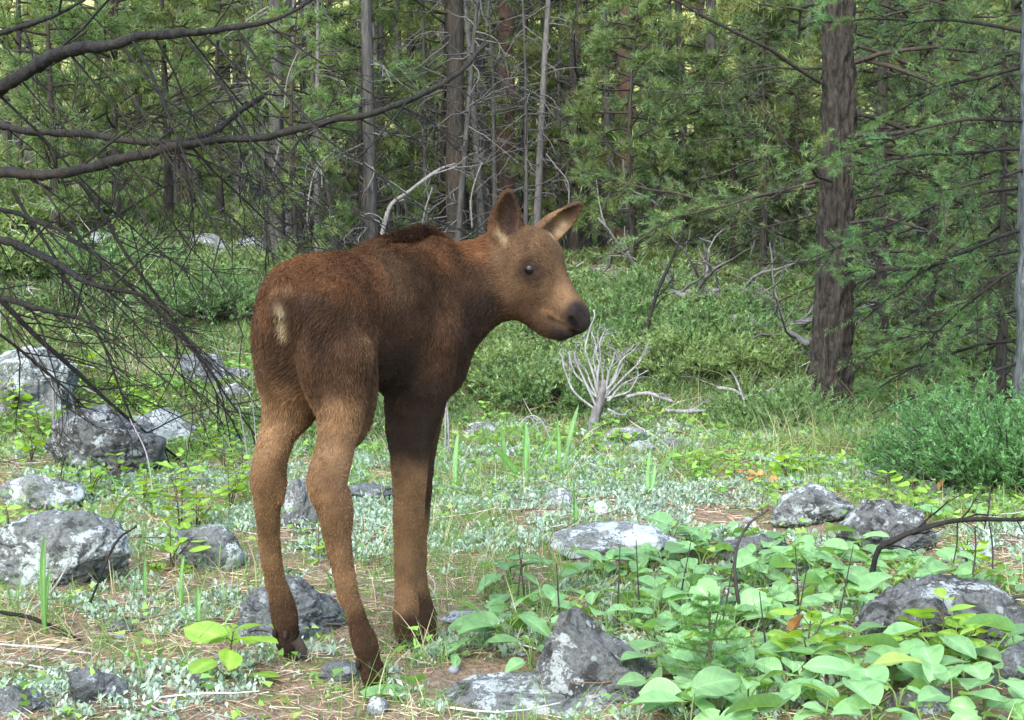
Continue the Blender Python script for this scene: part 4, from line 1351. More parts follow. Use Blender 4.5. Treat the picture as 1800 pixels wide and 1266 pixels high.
blades(mb, np.stack([xx, yy, ground(xx, yy) - 0.003], -1), dr, ln, g.uniform(0.0015, 0.0035, k) * (0.65 + 0.13 * yy), g.uniform(0.0, 0.7, k), col, g, 3)
# tufts of long arching grass round the big trunk's foot and on the left bank
for px0, py0, nn, h0, sp in [(1460, 735, 420, 0.34, 0.35), (1400, 790, 260, 0.26, 0.35), (1340, 800, 180, 0.22, 0.3), (1530, 790, 300, 0.30, 0.3), (110, 640, 50, 0.45, 0.25), (180, 640, 36, 0.4, 0.2), (720, 820, 60, 0.2, 0.15),
                             (770, 930, 50, 0.16, 0.08), (810, 1010, 40, 0.16, 0.08), (690, 1150, 34, 0.15, 0.035), (740, 1165, 22, 0.13, 0.03), (500, 1160, 24, 0.09, 0.03), (630, 1215, 20, 0.07, 0.03), (150, 1120, 40, 0.12, 0.1), (60, 1180, 40, 0.12, 0.1), (660, 960, 40, 0.14, 0.08), (790, 880, 60, 0.18, 0.12), (230, 1190, 40, 0.16, 0.07), (880, 1000, 24, 0.16, 0.1), (1050, 850, 60, 0.16, 0.2), (940, 870, 60, 0.16, 0.2)]:
    c0, d0 = G(px0, py0)
    xx = c0[0] + g.normal(0, sp, nn); yy = c0[1] + g.normal(0, sp * 0.6, nn)
    a = g.uniform(0, 6.28, nn); til = np.abs(g.normal(0, 0.5, nn))
    dr = np.stack([np.cos(a) * np.sin(til), np.sin(a) * np.sin(til), np.cos(til)], -1)
    dry = (g.random(nn) < 0.3)[:, None]
    col = np.where(dry, np.array([(0.45, 0.38, 0.22)]), np.array([(0.09, 0.17, 0.045)]) + np.array([(0.05, 0.08, 0.02)]) * g.random((nn, 1)))
    blades(mb, np.stack([xx, yy, ground(xx, yy) - 0.003], -1), dr, h0 * g.uniform(0.5, 1.25, nn), np.full(nn, 0.0028) * (0.6 + 0.12 * yy), g.uniform(0.1, 0.9, nn), col, g, 4)
tag(mb.build('meadow_grass', M_GRASS), 'thin green and straw-coloured grass growing through the clearing', 'grass', kind='stuff')

# small green herbs between the rosettes and on the sunny bank
x, y = scatter(10500, 2.0, 8.5, g)
px, py = pix(x, y)
dens = 0.16 + 0.55 * np.exp(-(((px - 1300) / 380) ** 2 + ((py - 840) / 60) ** 2)) + 0.6 * np.exp(-(((px - 200) / 300) ** 2 + ((py - 760) / 120) ** 2)) + 0.6 * smooth(1500, 1800, px) * smooth(1020, 900, py)
keep = (g.random(len(x)) < dens * (0.6 + 0.9 * nz(x, y, 2.1, 33))) & ~on_rock(x, y)
x, y = x[keep], y[keep]
nl = 7
k = len(x) * nl
b = np.repeat(np.stack([x, y, ground(x, y)], -1), nl, 0) + g.normal(0, 0.022, (k, 3)) * np.array([1, 1, 0]) + np.array([0, 0, 1]) * g.uniform(0.004, 0.07, (k, 1))
a = g.uniform(0, 6.28, k); el = g.uniform(-0.2, 0.9, k)
dr = np.stack([np.cos(a) * np.cos(el), np.sin(a) * np.cos(el), np.sin(el)], -1)
ln = g.uniform(0.014, 0.030, k) * (0.5 + 0.1 * np.repeat(y, nl))
col = (np.array([(0.11, 0.24, 0.05)]) + np.array([(0.10, 0.10, 0.0)]) * g.random((k, 1))) * g.uniform(0.75, 1.25, (k, 1))
mb = MB()
blades(mb, b, dr, ln, ln * 0.6, g.uniform(0.0, 0.4, k), col, g, 2)
tag(mb.build('green_herb_cover', M_MAT), 'small fresh green herbs filling gaps between stones', 'ground cover', kind='stuff')

# juniper and moss mats behind the clearing, thick and mounded
def mound(x, y):
    return 0.24 * smooth(6.0, 8.0, y) * np.clip(0.35 + nz(x, y, 1.1, 51), 0, 1.3) * (1 - np.exp(-(((x - 1.7) / 0.9) ** 2 + ((y - 6.9) / 0.7) ** 2)))
x, y = scatter(135000, 5.4, 14.0, g, 1.3)
px, py = pix(x, y, 0.1)
left = smooth(-0.7, -1.6, x)
dens = smooth(5.5, 7.0, y + 0.9 * nz(x, y, 0.8, 44)) * (0.62 + 0.6 * nz(x, y, 1.1, 43)) - 0.12 * left - 0.8 * np.exp(-(((x - 1.7) / 0.6) ** 2 + ((y - 6.8) / 0.6) ** 2))
keep = g.random(len(x)) < dens
x, y = x[keep], y[keep]
nl = 5
k = len(x) * nl
xx = np.repeat(x, nl) + g.normal(0, 0.035, k); yy = np.repeat(y, nl) + g.normal(0, 0.035, k)
zz = ground(xx, yy) + mound(xx, yy) * g.uniform(0.55, 1.05, k)
a = g.uniform(0, 6.28, k); el = g.uniform(0.2, 1.35, k)
dr = np.stack([np.cos(a) * np.cos(el), np.sin(a) * np.cos(el), np.sin(el)], -1)
ln = g.uniform(0.03, 0.07, k) * (0.7 + 0.05 * yy)
tone = np.clip(0.5 + 0.9 * nz(xx, yy, 1.4, 47), 0, 1)[:, None]
col = np.array([(0.080, 0.130, 0.040)]) * (1 - tone) + np.array([(0.165, 0.235, 0.065)]) * tone
col = col * g.uniform(0.6, 1.4, (k, 1))
br = (g.random(k) < 0.12)[:, None]
col = np.where(br, np.array([(0.20, 0.15, 0.10)]) * g.uniform(0.6, 1.3, (k, 1)), col)
mb = MB()
blades(mb, np.stack([xx, yy, zz], -1), dr, ln, 0.006 + 0.0011 * yy, g.uniform(0, 0.4, k), col, g, 1)
tag(mb.build('juniper_mat', M_MAT), 'mounded green juniper and heath carpet behind the clearing', 'ground cover', kind='stuff')

# taller grass and herbs on the far banks and up the slope
x, y = scatter(68000, 9.0, 32.0, g, 1.4)
keep = g.random(len(x)) < 0.5 + 0.7 * nz(x, y, 0.5, 73)
x, y = x[keep], y[keep]
k = len(x)
a = g.uniform(0, 6.28, k); el = g.uniform(0.3, 1.4, k)
dr = np.stack([np.cos(a) * np.cos(el), np.sin(a) * np.cos(el), np.sin(el)], -1)
ln = g.uniform(0.08, 0.22, k) * (0.7 + 0.02 * y)
tone = np.clip(0.5 + 0.8 * nz(x, y, 0.7, 77), 0, 1)[:, None]
col = (np.array([(0.06, 0.10, 0.035)]) * (1 - tone) + np.array([(0.15, 0.20, 0.06)]) * tone) * g.uniform(0.6, 1.4, (k, 1))
mb = MB()
blades(mb, np.stack([x, y, ground(x, y)], -1), dr, ln, 0.012 + 0.0012 * y, g.uniform(0, 0.5, k), col, g, 2)
tag(mb.build('slope_undergrowth', M_MAT), 'dense low green undergrowth on the slope behind the trees', 'undergrowth', kind='stuff')

# stones and sticks too small to tell apart
x, y = scatter(420, 2.0, 8.0, g)
k = len(x)
v0, f0 = ico(1)
mb = MB()
for i in range(k):
    s_ = g.uniform(0.006, 0.020)
    vv = v0 * s_ * g.uniform(0.6, 1.2, 3) * np.array([1.2, 1.2, 0.6]) * (1 + 0.2 * g.normal(size=(len(v0), 1)))
    mb.add(vv + np.array([x[i], y[i], float(ground(x[i], y[i])) + s_ * 0.2]), f0, np.full(3, g.uniform(0.09, 0.26)))
pm = N('pebble'); pm.finish(pm.attr(), 0.9, 0.2)
tag(mb.build('scattered_pebbles', pm.m), 'small grey and white pebbles strewn through the clearing', 'pebbles', kind='stuff')
x, y = scatter(1500, 2.0, 14.0, g)
mb = MB()
for i in range(len(x)):
    a_ = g.uniform(0, 6.28); l_ = g.uniform(0.06, 0.28) * (1 + 0.05 * y[i])
    p0 = np.array([x[i], y[i], 0]); p1 = p0 + np.array([math.cos(a_), math.sin(a_), 0]) * l_
    pm_ = (p0 + p1) / 2 + np.array([g.normal(0, 0.02), g.normal(0, 0.02), 0])
    q = spline([p0, pm_, p1], 5)
    q[:, 2] = ground(q[:, 0], q[:, 1]) + np.array([0.004, 0.01, 0.015, 0.02, 0.03]) * g.uniform(0.3, 2.2) + mound(q[:, 0], q[:, 1])
    c_ = np.array((0.34, 0.31, 0.27)) if g.random() < 0.45 else np.array((0.13, 0.09, 0.06))
    tube(mb, q, np.linspace(0.0028, 0.0012, 5) * (0.8 + 0.06 * y[i]), 4, c_ * g.uniform(0.7, 1.3))
tag(mb.build('fallen_twig_litter', pm.m), 'thin grey and brown dead twigs lying on the forest floor', 'twig litter', kind='stuff')

# ------------------------------------------------------------------ trees
M_BARK = bark_mat('brown_bark', (0.011, 0.010, 0.008), (0.080, 0.072, 0.056), (0.065, 0.047, 0.032), (26, 26, 5), 1.0)
M_BARKR = bark_mat('red_flaking_bark', (0.024, 0.017, 0.013), (0.115, 0.085, 0.066), (0.16, 0.075, 0.042))
M_BARKG = bark_mat('grey_bark', (0.020, 0.0185, 0.016), (0.112, 0.103, 0.088))
M_BARKL = bark_mat('lichen_bark', (0.022, 0.024, 0.023), (0.20, 0.215, 0.20), None, (22, 22, 7), 1.0)
M_DEADWOOD = bark_mat('weathered_wood', (0.070, 0.062, 0.054), (0.21, 0.195, 0.175), None, (30, 30, 5), 0.4)
M_DARKLIMB = bark_mat('dark_limb', (0.006, 0.0055, 0.005), (0.034, 0.032, 0.028), (0.036, 0.028, 0.020), (30, 30, 8), 0.8)
M_FURROW = bark_mat('furrowed_bark', (0.010, 0.0090, 0.0075), (0.080, 0.068, 0.053), None, (34, 34, 9), 1.0)
M_SNAG = bark_mat('grey_twig_wood', (0.045, 0.042, 0.037), (0.135, 0.126, 0.112), None, (30, 30, 5), 0.4)
M_PINE = foliage_mat('pine_needles', 0.40, 0.55, 0.3, (1.3, 1.25, 0.45), 0.45)
M_FIR = foliage_mat('fir_needles', 0.35, 0.5, 0.35, (1.2, 1.25, 0.5), 0.3)

def walk(start, direction, length, g, n_=7, wander=0.18, grav=0.0):
    pts = [np.asarray(start, float)]
    d = unit(np.asarray(direction, float))
    for _ in range(n_ - 1):
        d = unit(d + g.normal(0, wander, 3) + np.array([0, 0, grav]))
        pts.append(pts[-1] + d * length / (n_ - 1))
    return np.array(pts)

def twigs(mb, start, direction, length, r, g, level=2, kids=5, wander=0.16, grav=0.0, col=(1, 1, 1), spread=0.9, sides=5, kidlen=0.45):
    pts = walk(start, direction, length, g, 7 if level > 0 else 5, wander, grav)
    tube(mb, pts, np.linspace(r, r * 0.35, len(pts)), sides, np.asarray(col) * g.uniform(0.75, 1.25))
    if level > 0:
        for _ in range(kids):
            t_ = g.uniform(0.2, 1.0)
            k_ = min(int(t_ * (len(pts) - 1)), len(pts) - 2)
            dd = unit(pts[k_ + 1] - pts[k_])
            sd_ = g.normal(size=3); sd_ = unit(sd_ - dd * (sd_ @ dd))
            twigs(mb, pts[k_] + (pts[k_ + 1] - pts[k_]) * g.random(), dd + sd_ * spread, length * kidlen * g.uniform(0.5, 1.2), r * 0.5, g, level - 1, max(kids - 1, 2), wander * 1.2, grav, col, spread, max(sides - 1, 3), kidlen)
    return pts

def shoots(mbw, mbn, pts, g, per, count, ln, wd, col, side_len, from_=0.25, up=0.2, flat=0.35):
    """foliage along a limb: side shoots clothed in needles"""
    seglen = len(pts) - 1
    for _ in range(per):
        t_ = from_ + (1 - from_) * g.random() ** 0.8
        u_ = t_ * seglen; k_ = min(int(u_), seglen - 1)
        b = pts[k_] + (pts[k_ + 1] - pts[k_]) * (u_ - k_)
        ax = unit(pts[k_ + 1] - pts[k_])
        sd_ = g.normal(size=3) * np.array([1, 1, flat]); sd_ = unit(sd_ - ax * (sd_ @ ax))
        e = b + unit(ax * 0.8 + sd_ + np.array([0, 0, g.normal(0, 0.15)])) * side_len * g.uniform(0.4, 1.15) * (1.15 - 0.5 * t_)
        if mbw is not None:
            tube(mbw, [b, e], [0.004, 0.002], 3, tip=False)
        cc = np.asarray(col) * g.uniform(0.65, 1.4) * np.array([g.uniform(0.85, 1.25), 1.0, g.uniform(0.8, 1.15)])
        needles(mbn, b * 0.7 + e * 0.3, e, count, ln, wd, g, cc, 0.9, up)

def make_tree(seed, H, r0, crown0, nb, blen, droop, per, count, nlen, nwd, col, dead=0, lean=(0, 0), bark=None, leafmat=None, side_len=0.22, top_cut=None, rings=34, sides=12, shape='pine', woodmat=None):
    """prototype: trunk, dead branches and crown meshes, base at the origin"""
    g = np.random.default_rng(seed)
    zt = np.linspace(0, 1, rings)
    cx = np.stack([lean[0] * zt * H + 0.05 * np.sin(zt * 4 + seed) * zt, lean[1] * zt * H + 0.05 * np.cos(zt * 5 + seed) * zt, zt * H - 0.15 * (zt == 0)], -1)
    rr = r0 * (1 - 0.82 * zt) * (1 + 0.45 * np.exp(-zt * H / 0.22))
    mt, md, mw, mn_ = MB(), MB(), MB(), MB()
    tube(mt, cx, rr, sides, tip=True, wob=0.10, seed=seed)
    def at_(z): return np.array([np.interp(z, cx[:, 2], cx[:, 0]), np.interp(z, cx[:, 2], cx[:, 1]), z])
    for _ in range(dead):
        z = g.uniform(0.25, max(crown0 * 1.25, 1.0)); a = g.uniform(0, 6.28)
        twigs(md, at_(z), (math.cos(a), math.sin(a), g.uniform(-0.5, 0.25)), g.uniform(0.3, 1.0) * blen * 0.6, 0.009, g, 1, 3, 0.2, -0.05, (1, 1, 1), 0.9, 4)
    for k in range(nb):
        f_ = (k + g.random()) / nb
        z = crown0 + (H * 0.97 - crown0) * f_
        a = k * 2.399 + g.uniform(-0.5, 0.5)
        prof = (1 - 0.75 * f_) if shape == 'fir' else (0.55 + 0.9 * f_ - 1.15 * f_ * f_)
        l_ = blen * prof * g.uniform(0.65, 1.2)
        elev = (0.15 - droop) if shape == 'fir' else g.uniform(-0.15, 0.4)
        p_ = walk(at_(z), (math.cos(a), math.sin(a), elev), l_, g, 7, 0.12, -0.05 * droop if shape == 'fir' else 0.04)
        tube(mw, p_, np.linspace(0.016, 0.004, 7) * (0.6 + 0.5 * r0 / 0.1), 4)
        shoots(mw, mn_, p_, g, per, count, nlen, nwd, col, side_len, 0.2 if shape == 'fir' else 0.35, 0.15)
        needles(mn_, p_[-2], p_[-1], count, nlen, nwd, g, col)
    parts = [('trunk', mt.mesh('trunk'), bark or M_BARK)]
    if dead: parts.append(('dead_branches', md.mesh('dead_branches'), woodmat or M_DEADWOOD))
    if nb:
        parts.append(('branches', mw.mesh('branches'), bark or M_BARK))
        parts.append(('crown', mn_.mesh('crown'), leafmat or M_PINE))
    return parts

def plant_tree(name, parts, label, loc, rz, scale=1.0, group=None, cat='tree', tilt=(0, 0)):
    t = thing(name, label, cat, loc, rz, group)
    t.scale = (scale, scale, scale)
    t.rotation_euler = (tilt[0], tilt[1], rz)
    for nm, me, mt in parts:
        o = link(nm, me, mt, t)
        if nm in ('dead_branches', 'crown', 'branches'): o['kind'] = 'stuff'
    return t

GREEN, DGREEN, YGREEN = (0.115, 0.172, 0.062), (0.085, 0.138, 0.058), (0.175, 0.225, 0.080)
PROTO = {
    'tall_a': make_tree(1, 7.4, 0.115, 2.2, 36, 1.5, 0.2, 16, 26, 0.085, 0.0075, GREEN, 24, bark=M_BARKR),
    'tall_b': make_tree(2, 7.0, 0.095, 1.5, 40, 1.4, 0.2, 16, 26, 0.085, 0.0075, YGREEN, 22, bark=M_BARKG),
    'tall_c': make_tree(3, 7.8, 0.13, 2.9, 30, 1.6, 0.2, 16, 26, 0.085, 0.0075, DGREEN, 34),
    'thin_a': make_tree(4, 8.0, 0.06, 2.6, 26, 1.0, 0.2, 13, 24, 0.08, 0.0075, GREEN, 26, bark=M_BARKG),
    'thin_b': make_tree(5, 7.0, 0.05, 1.6, 28, 0.95, 0.2, 13, 24, 0.08, 0.0075, YGREEN, 22),
    'young_a': make_tree(6, 3.6, 0.045, 0.35, 44, 0.95, 0.2, 15, 26, 0.08, 0.007, YGREEN, 3),
    'young_b': make_tree(7, 2.6, 0.035, 0.25, 40, 0.85, 0.2, 15, 26, 0.08, 0.007, GREEN, 3),
    'young_c': make_tree(8, 1.7, 0.03, 0.1, 34, 0.75, 0.2, 14, 26, 0.075, 0.007, DGREEN, 2),
    'snag': make_tree(9, 6.5, 0.055, 4.0, 0, 1.0, 0, 0, 0, 0, 0, GREEN, 46, bark=M_DEADWOOD),
    'twiggy': make_tree(14, 4.5, 0.032, 4.0, 0, 1.3, 0, 0, 0, 0, 0, GREEN, 70, bark=M_BARKG, rings=20, sides=8, woodmat=M_SNAG),
    'pole': make_tree(15, 7.0, 0.050, 5.0, 10, 0.9, 0.2, 10, 20, 0.08, 0.0075, GREEN, 14, bark=M_BARKG, rings=24, sides=9, woodmat=M_SNAG),
    'fir': make_tree(10, 3.2, 0.05, 0.25, 54, 1.25, 0.45, 16, 34, 0.040, 0.0050, DGREEN, 6, leafmat=M_FIR, side_len=0.26, shape='fir'),
    'fir_b': make_tree(12, 5.0, 0.07, 0.4, 60, 1.35, 0.45, 16, 34, 0.042, 0.0050, DGREEN, 10, leafmat=M_FIR, side_len=0.28, shape='fir'),
}
g = np.random.default_rng(99)
GRP = 'pine trees of the forest behind the clearing'
# trunks the photograph lets one tell apart: column, depth, prototype, scale, lean, label
for px, d, kind, sc, tl, lab in [
    (488, 12.5, 'thin_a', 1.25, 0.00, 'thin grey-brown trunk rising behind the calf\'s rump'),
    (545, 14.5, 'thin_b', 1.15, 0.02, 'thin pale-twigged pine right of the trunk behind the rump'),
    (632, 17.0, 'tall_b', 0.95, 0.00, 'straight grey pine trunk left of centre in the upper background'),
    (655, 12.0, 'thin_a', 1.05, -0.01, 'dark slender trunk just behind the withers'),
    (722, 16.0, 'thin_b', 1.1, 0.00, 'slender trunk between the withers and the thick central trunk'),
    (803, 13.0, 'tall_c', 0.85, 0.01, 'thick grey-brown central trunk above the calf\'s neck'),
    (886, 15.0, 'tall_a', 1.15, -0.01, 'reddish flaking trunk directly behind the upright ear'),
    (1030, 16.0, 'tall_b', 0.80, 0.02, 'thin trunk just right of the far ear'),
    (1100, 14.0, 'tall_a', 0.95, 0.01, 'trunk with an orange scar right of the calf\'s head'),
    (1152, 15.0, 'thin_a', 1.1, 0.05, 'dark leaning trunk right of the scarred trunk'),
    (1182, 17.0, 'thin_b', 1.1, -0.03, 'thin leaning trunk between scarred trunk and slim dark pine'),
    (1243, 14.5, 'tall_b', 0.90, 0.00, 'slim dark pine trunk standing alone right of centre'),
    (1228, 21.0, 'tall_a', 0.95, 0.02, 'leaning dark trunk against the bright gap at the top'),
    (1345, 15.0, 'tall_a', 0.85, 0.00, 'bare straight trunk left of the big rough-barked tree'),
    (1385, 19.0, 'thin_a', 1.2, 0.02, 'thin trunk just left of the big rough-barked tree'),
    (330, 17.0, 'tall_a', 0.9, 0.00, 'trunk behind the dead branches, left of the rump'),
    (205, 21.0, 'tall_c', 0.9, 0.00, 'trunk far behind the dead branches near the left'),
    (60, 19.0, 'tall_b', 0.9, 0.00, 'trunk far behind the dead branches by the left edge'),
    (430, 22.0, 'tall_a', 0.95, 0.01, 'far trunk above the pale outcrop'),
    (960, 20.0, 'tall_c', 0.9, 0.00, 'far trunk above and between the ears'),
    (760, 21.0, 'tall_a', 0.9, -0.01, 'far trunk left of the thick central trunk'),
    (580, 25.0, 'tall_c', 0.9, 0.00, 'far trunk at the top left of centre'),
    (1560, 14.0, 'tall_c', 0.9, 0.00, 'shaded trunk right of the big rough-barked tree'),
    (1660, 17.0, 'tall_a', 0.95, 0.00, 'far shaded trunk between the two right-hand firs'),
    (1300, 24.0, 'tall_b', 0.95, 0.00, 'far pale trunk in the bright gap')]:
    plant_tree('pine_tree', PROTO[kind], lab, at_depth(px, d), g.uniform(0, 6.28), sc, GRP, 'tree', (0, tl))
# young pines filling in between
for px, d, kind, sc, lab in [
    (300, 13.0, 'young_a', 1.0, 'bushy young pine behind the dead branches, above the outcrop'),
    (390, 15.5, 'young_b', 1.2, 'young pine behind the pale outcrop'),
    (590, 14.0, 'young_a', 1.05, 'bushy young pine above the calf\'s back'),
    (560, 18.0, 'young_a', 1.35, 'taller young pine behind the calf\'s back'),
    (700, 18.0, 'young_b', 1.2, 'small young pine in the gap above the withers'),
    (150, 15.5, 'young_b', 1.2, 'young pine deep behind the dead branches'),
    (40, 14.0, 'young_a', 1.0, 'young pine behind the left edge branches'),
    (1010, 13.5, 'young_a', 1.15, 'pale green young pine right of the upright ear'),
    (1060, 17.5, 'young_a', 1.45, 'tall young pine above the far ear'),
    (1150, 18.5, 'young_a', 1.3, 'young pine between scarred trunk and slim dark pine'),
    (1200, 13.0, 'young_c', 1.2, 'low young pine right of the muzzle on the far bank'),
    (1290, 12.5, 'young_b', 0.95, 'young pine in front of the bright gap'),
    (1310, 17.0, 'young_a', 1.3, 'larger young pine behind the bare straight trunk'),
    (1400, 12.0, 'young_b', 1.1, 'small pine left of the big rough-barked trunk'),
    (920, 19.0, 'young_a', 1.4, 'far young pine between the ears'),
    (820, 18.0, 'young_b', 1.4, 'young pine behind the thick central trunk'),
    (470, 19.0, 'young_a', 1.35, 'young pine behind the thin trunk near the rump'),
    (250, 19.0, 'young_a', 1.4, 'far young pine over the left slope'),
    (1540, 11.0, 'young_a', 1.1, 'shaded young pine right of the big trunk'),
    (520, 11.5, 'young_b', 0.9, 'small pine between the rump trunk and the snag'),
    (640, 13.0, 'young_b', 1.15, 'young pine behind the leaning pole'),
    (780, 14.5, 'young_a', 1.0, 'young pine left of the thick central trunk'),
    (880, 17.0, 'young_a', 1.2, 'young pine at the reddish trunk'),
    (960, 15.5, 'young_a', 1.25, 'young pine behind the two ears'),
    (1110, 12.0, 'young_b', 1.0, 'small pale pine in front of the scarred trunk'),
    (1230, 16.0, 'young_b', 1.1, 'young pine behind the slim dark pine'),
    (1350, 13.5, 'young_a', 1.1, 'young pine hiding the foot of the bare straight trunk'),
    (1460, 11.5, 'young_a', 1.15, 'young pine straight behind the big trunk'),
    (1620, 10.0, 'young_a', 1.1, 'shaded pine between the right-hand firs'),
    (1760, 9.5, 'young_a', 1.1, 'shaded pine behind the right-edge trunk'),
    (210, 12.0, 'young_b', 1.1, 'small pine behind the limbs at left'),
    (100, 11.5, 'young_b', 1.1, 'small pine behind the limbs near the left edge'),
    (20, 17.0, 'young_a', 1.3, 'far young pine at the left edge'),
    (350, 21.0, 'young_a', 1.5, 'far young pine above the outcrop'),
    (1080, 21.0, 'young_a', 1.7, 'far tall young pine above the muzzle'),
    (660, 21.0, 'young_a', 1.7, 'far tall young pine above the withers'),
    (840, 23.0, 'young_a', 1.7, 'far tall young pine behind the central trunk'),
    (1400, 16.5, 'young_a', 1.5, 'tall young pine left behind the big trunk'),
    (1690, 12.5, 'young_a', 1.3, 'shaded young pine near the right edge')]:
    plant_tree('young_pine', PROTO[kind], lab, at_depth(px, d), g.uniform(0, 6.28), sc, 'young pines between the trunks')
for px, d, kind, sc, lab in [
    (1630, 7.6, 'fir', 0.80, 'dark fir with drooping boughs between big trunk and right edge'),
    (1760, 6.6, 'fir', 0.62, 'small dark fir near the right edge above the juniper'),
    (1545, 9.2, 'fir_b', 0.8, 'fir with wide boughs right behind the big trunk'),
    (1340, 11.5, 'fir', 0.75, 'fir with soft boughs left of the big trunk'),
    (1860, 8.5, 'fir_b', 0.9, 'tall fir half cut by the right edge')]:
    plant_tree('fir_tree', PROTO[kind], lab, at_depth(px, d), g.uniform(0, 6.28), sc, 'firs on the right')
for px, d, sc, tl, lab in [(1330, 14.0, 0.7, 0.25, 'leaning bare pole left of the bare straight trunk'), (1365, 13.5, 0.6, -0.12, 'pale bare pole beside the bare straight trunk'), (690, 15.0, 0.8, 0.1, 'bare snag behind the withers'),
                           (850, 14.0, 0.8, -0.06, 'bare twiggy snag left of the reddish trunk'), (940, 13.0, 0.75, 0.08, 'bare twiggy snag behind the upright ear'), (560, 12.5, 0.6, 0.0, 'white-twigged snag above the back'),
                           (1075, 15.5, 0.8, 0.05, 'bare snag between far ear and scarred trunk'), (510, 15.5, 0.8, -0.04, 'bare snag left of the withers'), (780, 16.5, 0.8, 0.03, 'bare snag beside the thick central trunk')]:
    plant_tree('dead_snag', PROTO['snag'], lab, at_depth(px, d), g.uniform(0, 6.28), sc, 'bare grey snags in the forest', 'dead tree', (0, tl))

for k, (px, d) in enumerate([(470, 12.5), (530, 14.0), (600, 12.5), (745, 13.0), (800, 12.2), (870, 13.0), (925, 12.4), (985, 13.6), (415, 14.5), (900, 16.0)]):
    plant_tree('dead_sapling', PROTO['twiggy'], '%s grey twiggy dead sapling from the left behind the calf' % ORD[sorted([470, 530, 600, 745, 800, 870, 925, 985, 415, 900]).index(px)], at_depth(px, d), g.uniform(0, 6.28), g.uniform(0.75, 1.1), 'grey twiggy dead saplings', 'dead tree', (g.normal(0, 0.05), g.normal(0, 0.09)))
polepx = [310, 420, 455, 515, 570, 612, 675, 705, 738, 775, 835, 860, 915, 945, 1005, 1060, 1075, 1130, 1165, 1205, 1265, 1325, 1365, 1410]
for k, px in enumerate(polepx):
    plant_tree('pine_tree', PROTO['pole'], '%s slender pole-like trunk from the left in the middle distance' % ORD[k], at_depth(px, g.uniform(13.5, 22)), g.uniform(0, 6.28), g.uniform(0.85, 1.25), 'slender pole trunks', 'tree', (g.normal(0, 0.02), g.normal(0, 0.03)))

# farther rows of pines, each one placed singly
rowlab = {}
for row, (d0, d1, cnt) in enumerate([(22, 28, 29), (28, 36, 34), (36, 50, 38)]):
    ctr = [(k + 0.5 + g.uniform(-0.35, 0.35)) / cnt for k in range(cnt)]
    for k, c in enumerate(ctr):
        px = -260 + 2320 * c
        if 1185 < px < 1325 or 590 < px < 660: continue
        kind = ['tall_a', 'tall_b', 'young_a', 'tall_c', 'thin_b', 'young_a'][int(g.integers(6))]
        if 1190 < px < 1320 or 580 < px < 660: kind = 'thin_a'
        sc = g.uniform(0.85, 1.2) * (1.5 if kind.startswith('young') else 1.0)
        plant_tree('pine_tree', PROTO[kind], '%s pine from the left in the %s distant row' % (ORD[k], ['nearest', 'middle', 'farthest'][row]), at_depth(px, g.uniform(d0, d1)), g.uniform(0, 6.28), sc, 'distant rows of pines')

# the hillside wood behind everything, one mass
mb = MB()
x, y = g.uniform(-75, 75, 1500), 50 + 85 * g.random(1500) ** 0.8
keep = (np.abs(x) < 0.55 * y) & ~((x > 0.115 * y) & (x < 0.18 * y)) & ~((x > -0.13 * y) & (x < -0.10 * y))
x, y = x[keep], y[keep]
zz = ground(x, y)
for i in range(len(x)):
    h_ = g.uniform(5, 9); k = 70
    t_ = g.random(k) ** 0.7
    a = g.uniform(0, 6.28, k); r_ = (1 - t_) * h_ * 0.2 + 0.2
    c = np.stack([x[i] + np.cos(a) * r_ * g.uniform(0.4, 1, k), y[i] + np.sin(a) * r_ * g.uniform(0.4, 1, k), zz[i] + 0.6 + t_ * h_], -1)
    dr = np.stack([np.cos(a), np.sin(a), g.uniform(-0.6, 0.6, k)], -1)
    tone = g.uniform(0.6, 1.5)
    col = np.tile(np.array([(0.24, 0.26, 0.085)]) * tone, (k, 1)) * g.uniform(0.6, 1.4, (k, 1))  # wood lightened to yellow-green so it looks sunlit; the light is in the colour
    blades(mb, c, dr, g.uniform(0.6, 1.2, k), np.full(k, 0.5), g.uniform(0, 0.4, k), col, g, 1)
tag(mb.build('hillside_wood', M_MAT), 'distant conifer wood covering the hillside as one mass', 'forest', kind='stuff')

# ------------------------------------------------------------------ the big rough-barked tree
g = np.random.default_rng(404)
base = G(1456, 728)[0]
t = thing('rough_barked_tree', 'big tree with rough furrowed brown trunk right of centre', 'tree', base)
H_, R0 = 7.0, 0.100
rings, sides = 260, 72
zt = np.concatenate([np.linspace(-0.12, 3.2, 280), np.linspace(3.25, H_, 40)])
th = np.linspace(0, 2 * np.pi, sides, endpoint=False)
cxp = np.stack([0.012 * zt + 0.02 * np.sin(zt * 1.3), 0.02 * zt, zt], -1)
rad = R0 * (1 - 0.11 * zt) * (1 + 0.22 * np.exp(-np.maximum(zt, 0) / 0.16))
rad = np.maximum(rad, 0.01)
Q = np.stack([np.cos(th)[None, :] * rad[:, None], np.sin(th)[None, :] * rad[:, None], np.repeat(zt[:, None], sides, 1)], -1)
rid = fbm((Q * np.array([34, 34, 5.5])).reshape(-1, 3), 4, 6).reshape(len(zt), sides)
rid2 = vnoise((Q * np.array([60, 60, 16.0])).reshape(-1, 3), 9).reshape(len(zt), sides)
rad2 = rad[:, None] + 0.034 * (np.clip(np.abs(rid) * 1.7, 0, 1) ** 0.6 - 0.6) + 0.009 * rid2
butt = 0.03 * np.exp(-np.maximum(zt, 0) / 0.2)[:, None] * np.cos(th * 5 + 1)[None, :]
rad2 = rad2 + butt
V = cxp[:, None, :] + np.stack([np.cos(th)[None, :] * rad2, np.sin(th)[None, :] * rad2, np.zeros_like(rad2)], -1)
i = np.arange(len(zt) - 1)[:, None] * sides; j = np.arange(sides)[None, :]; j2 = (j + 1) % sides
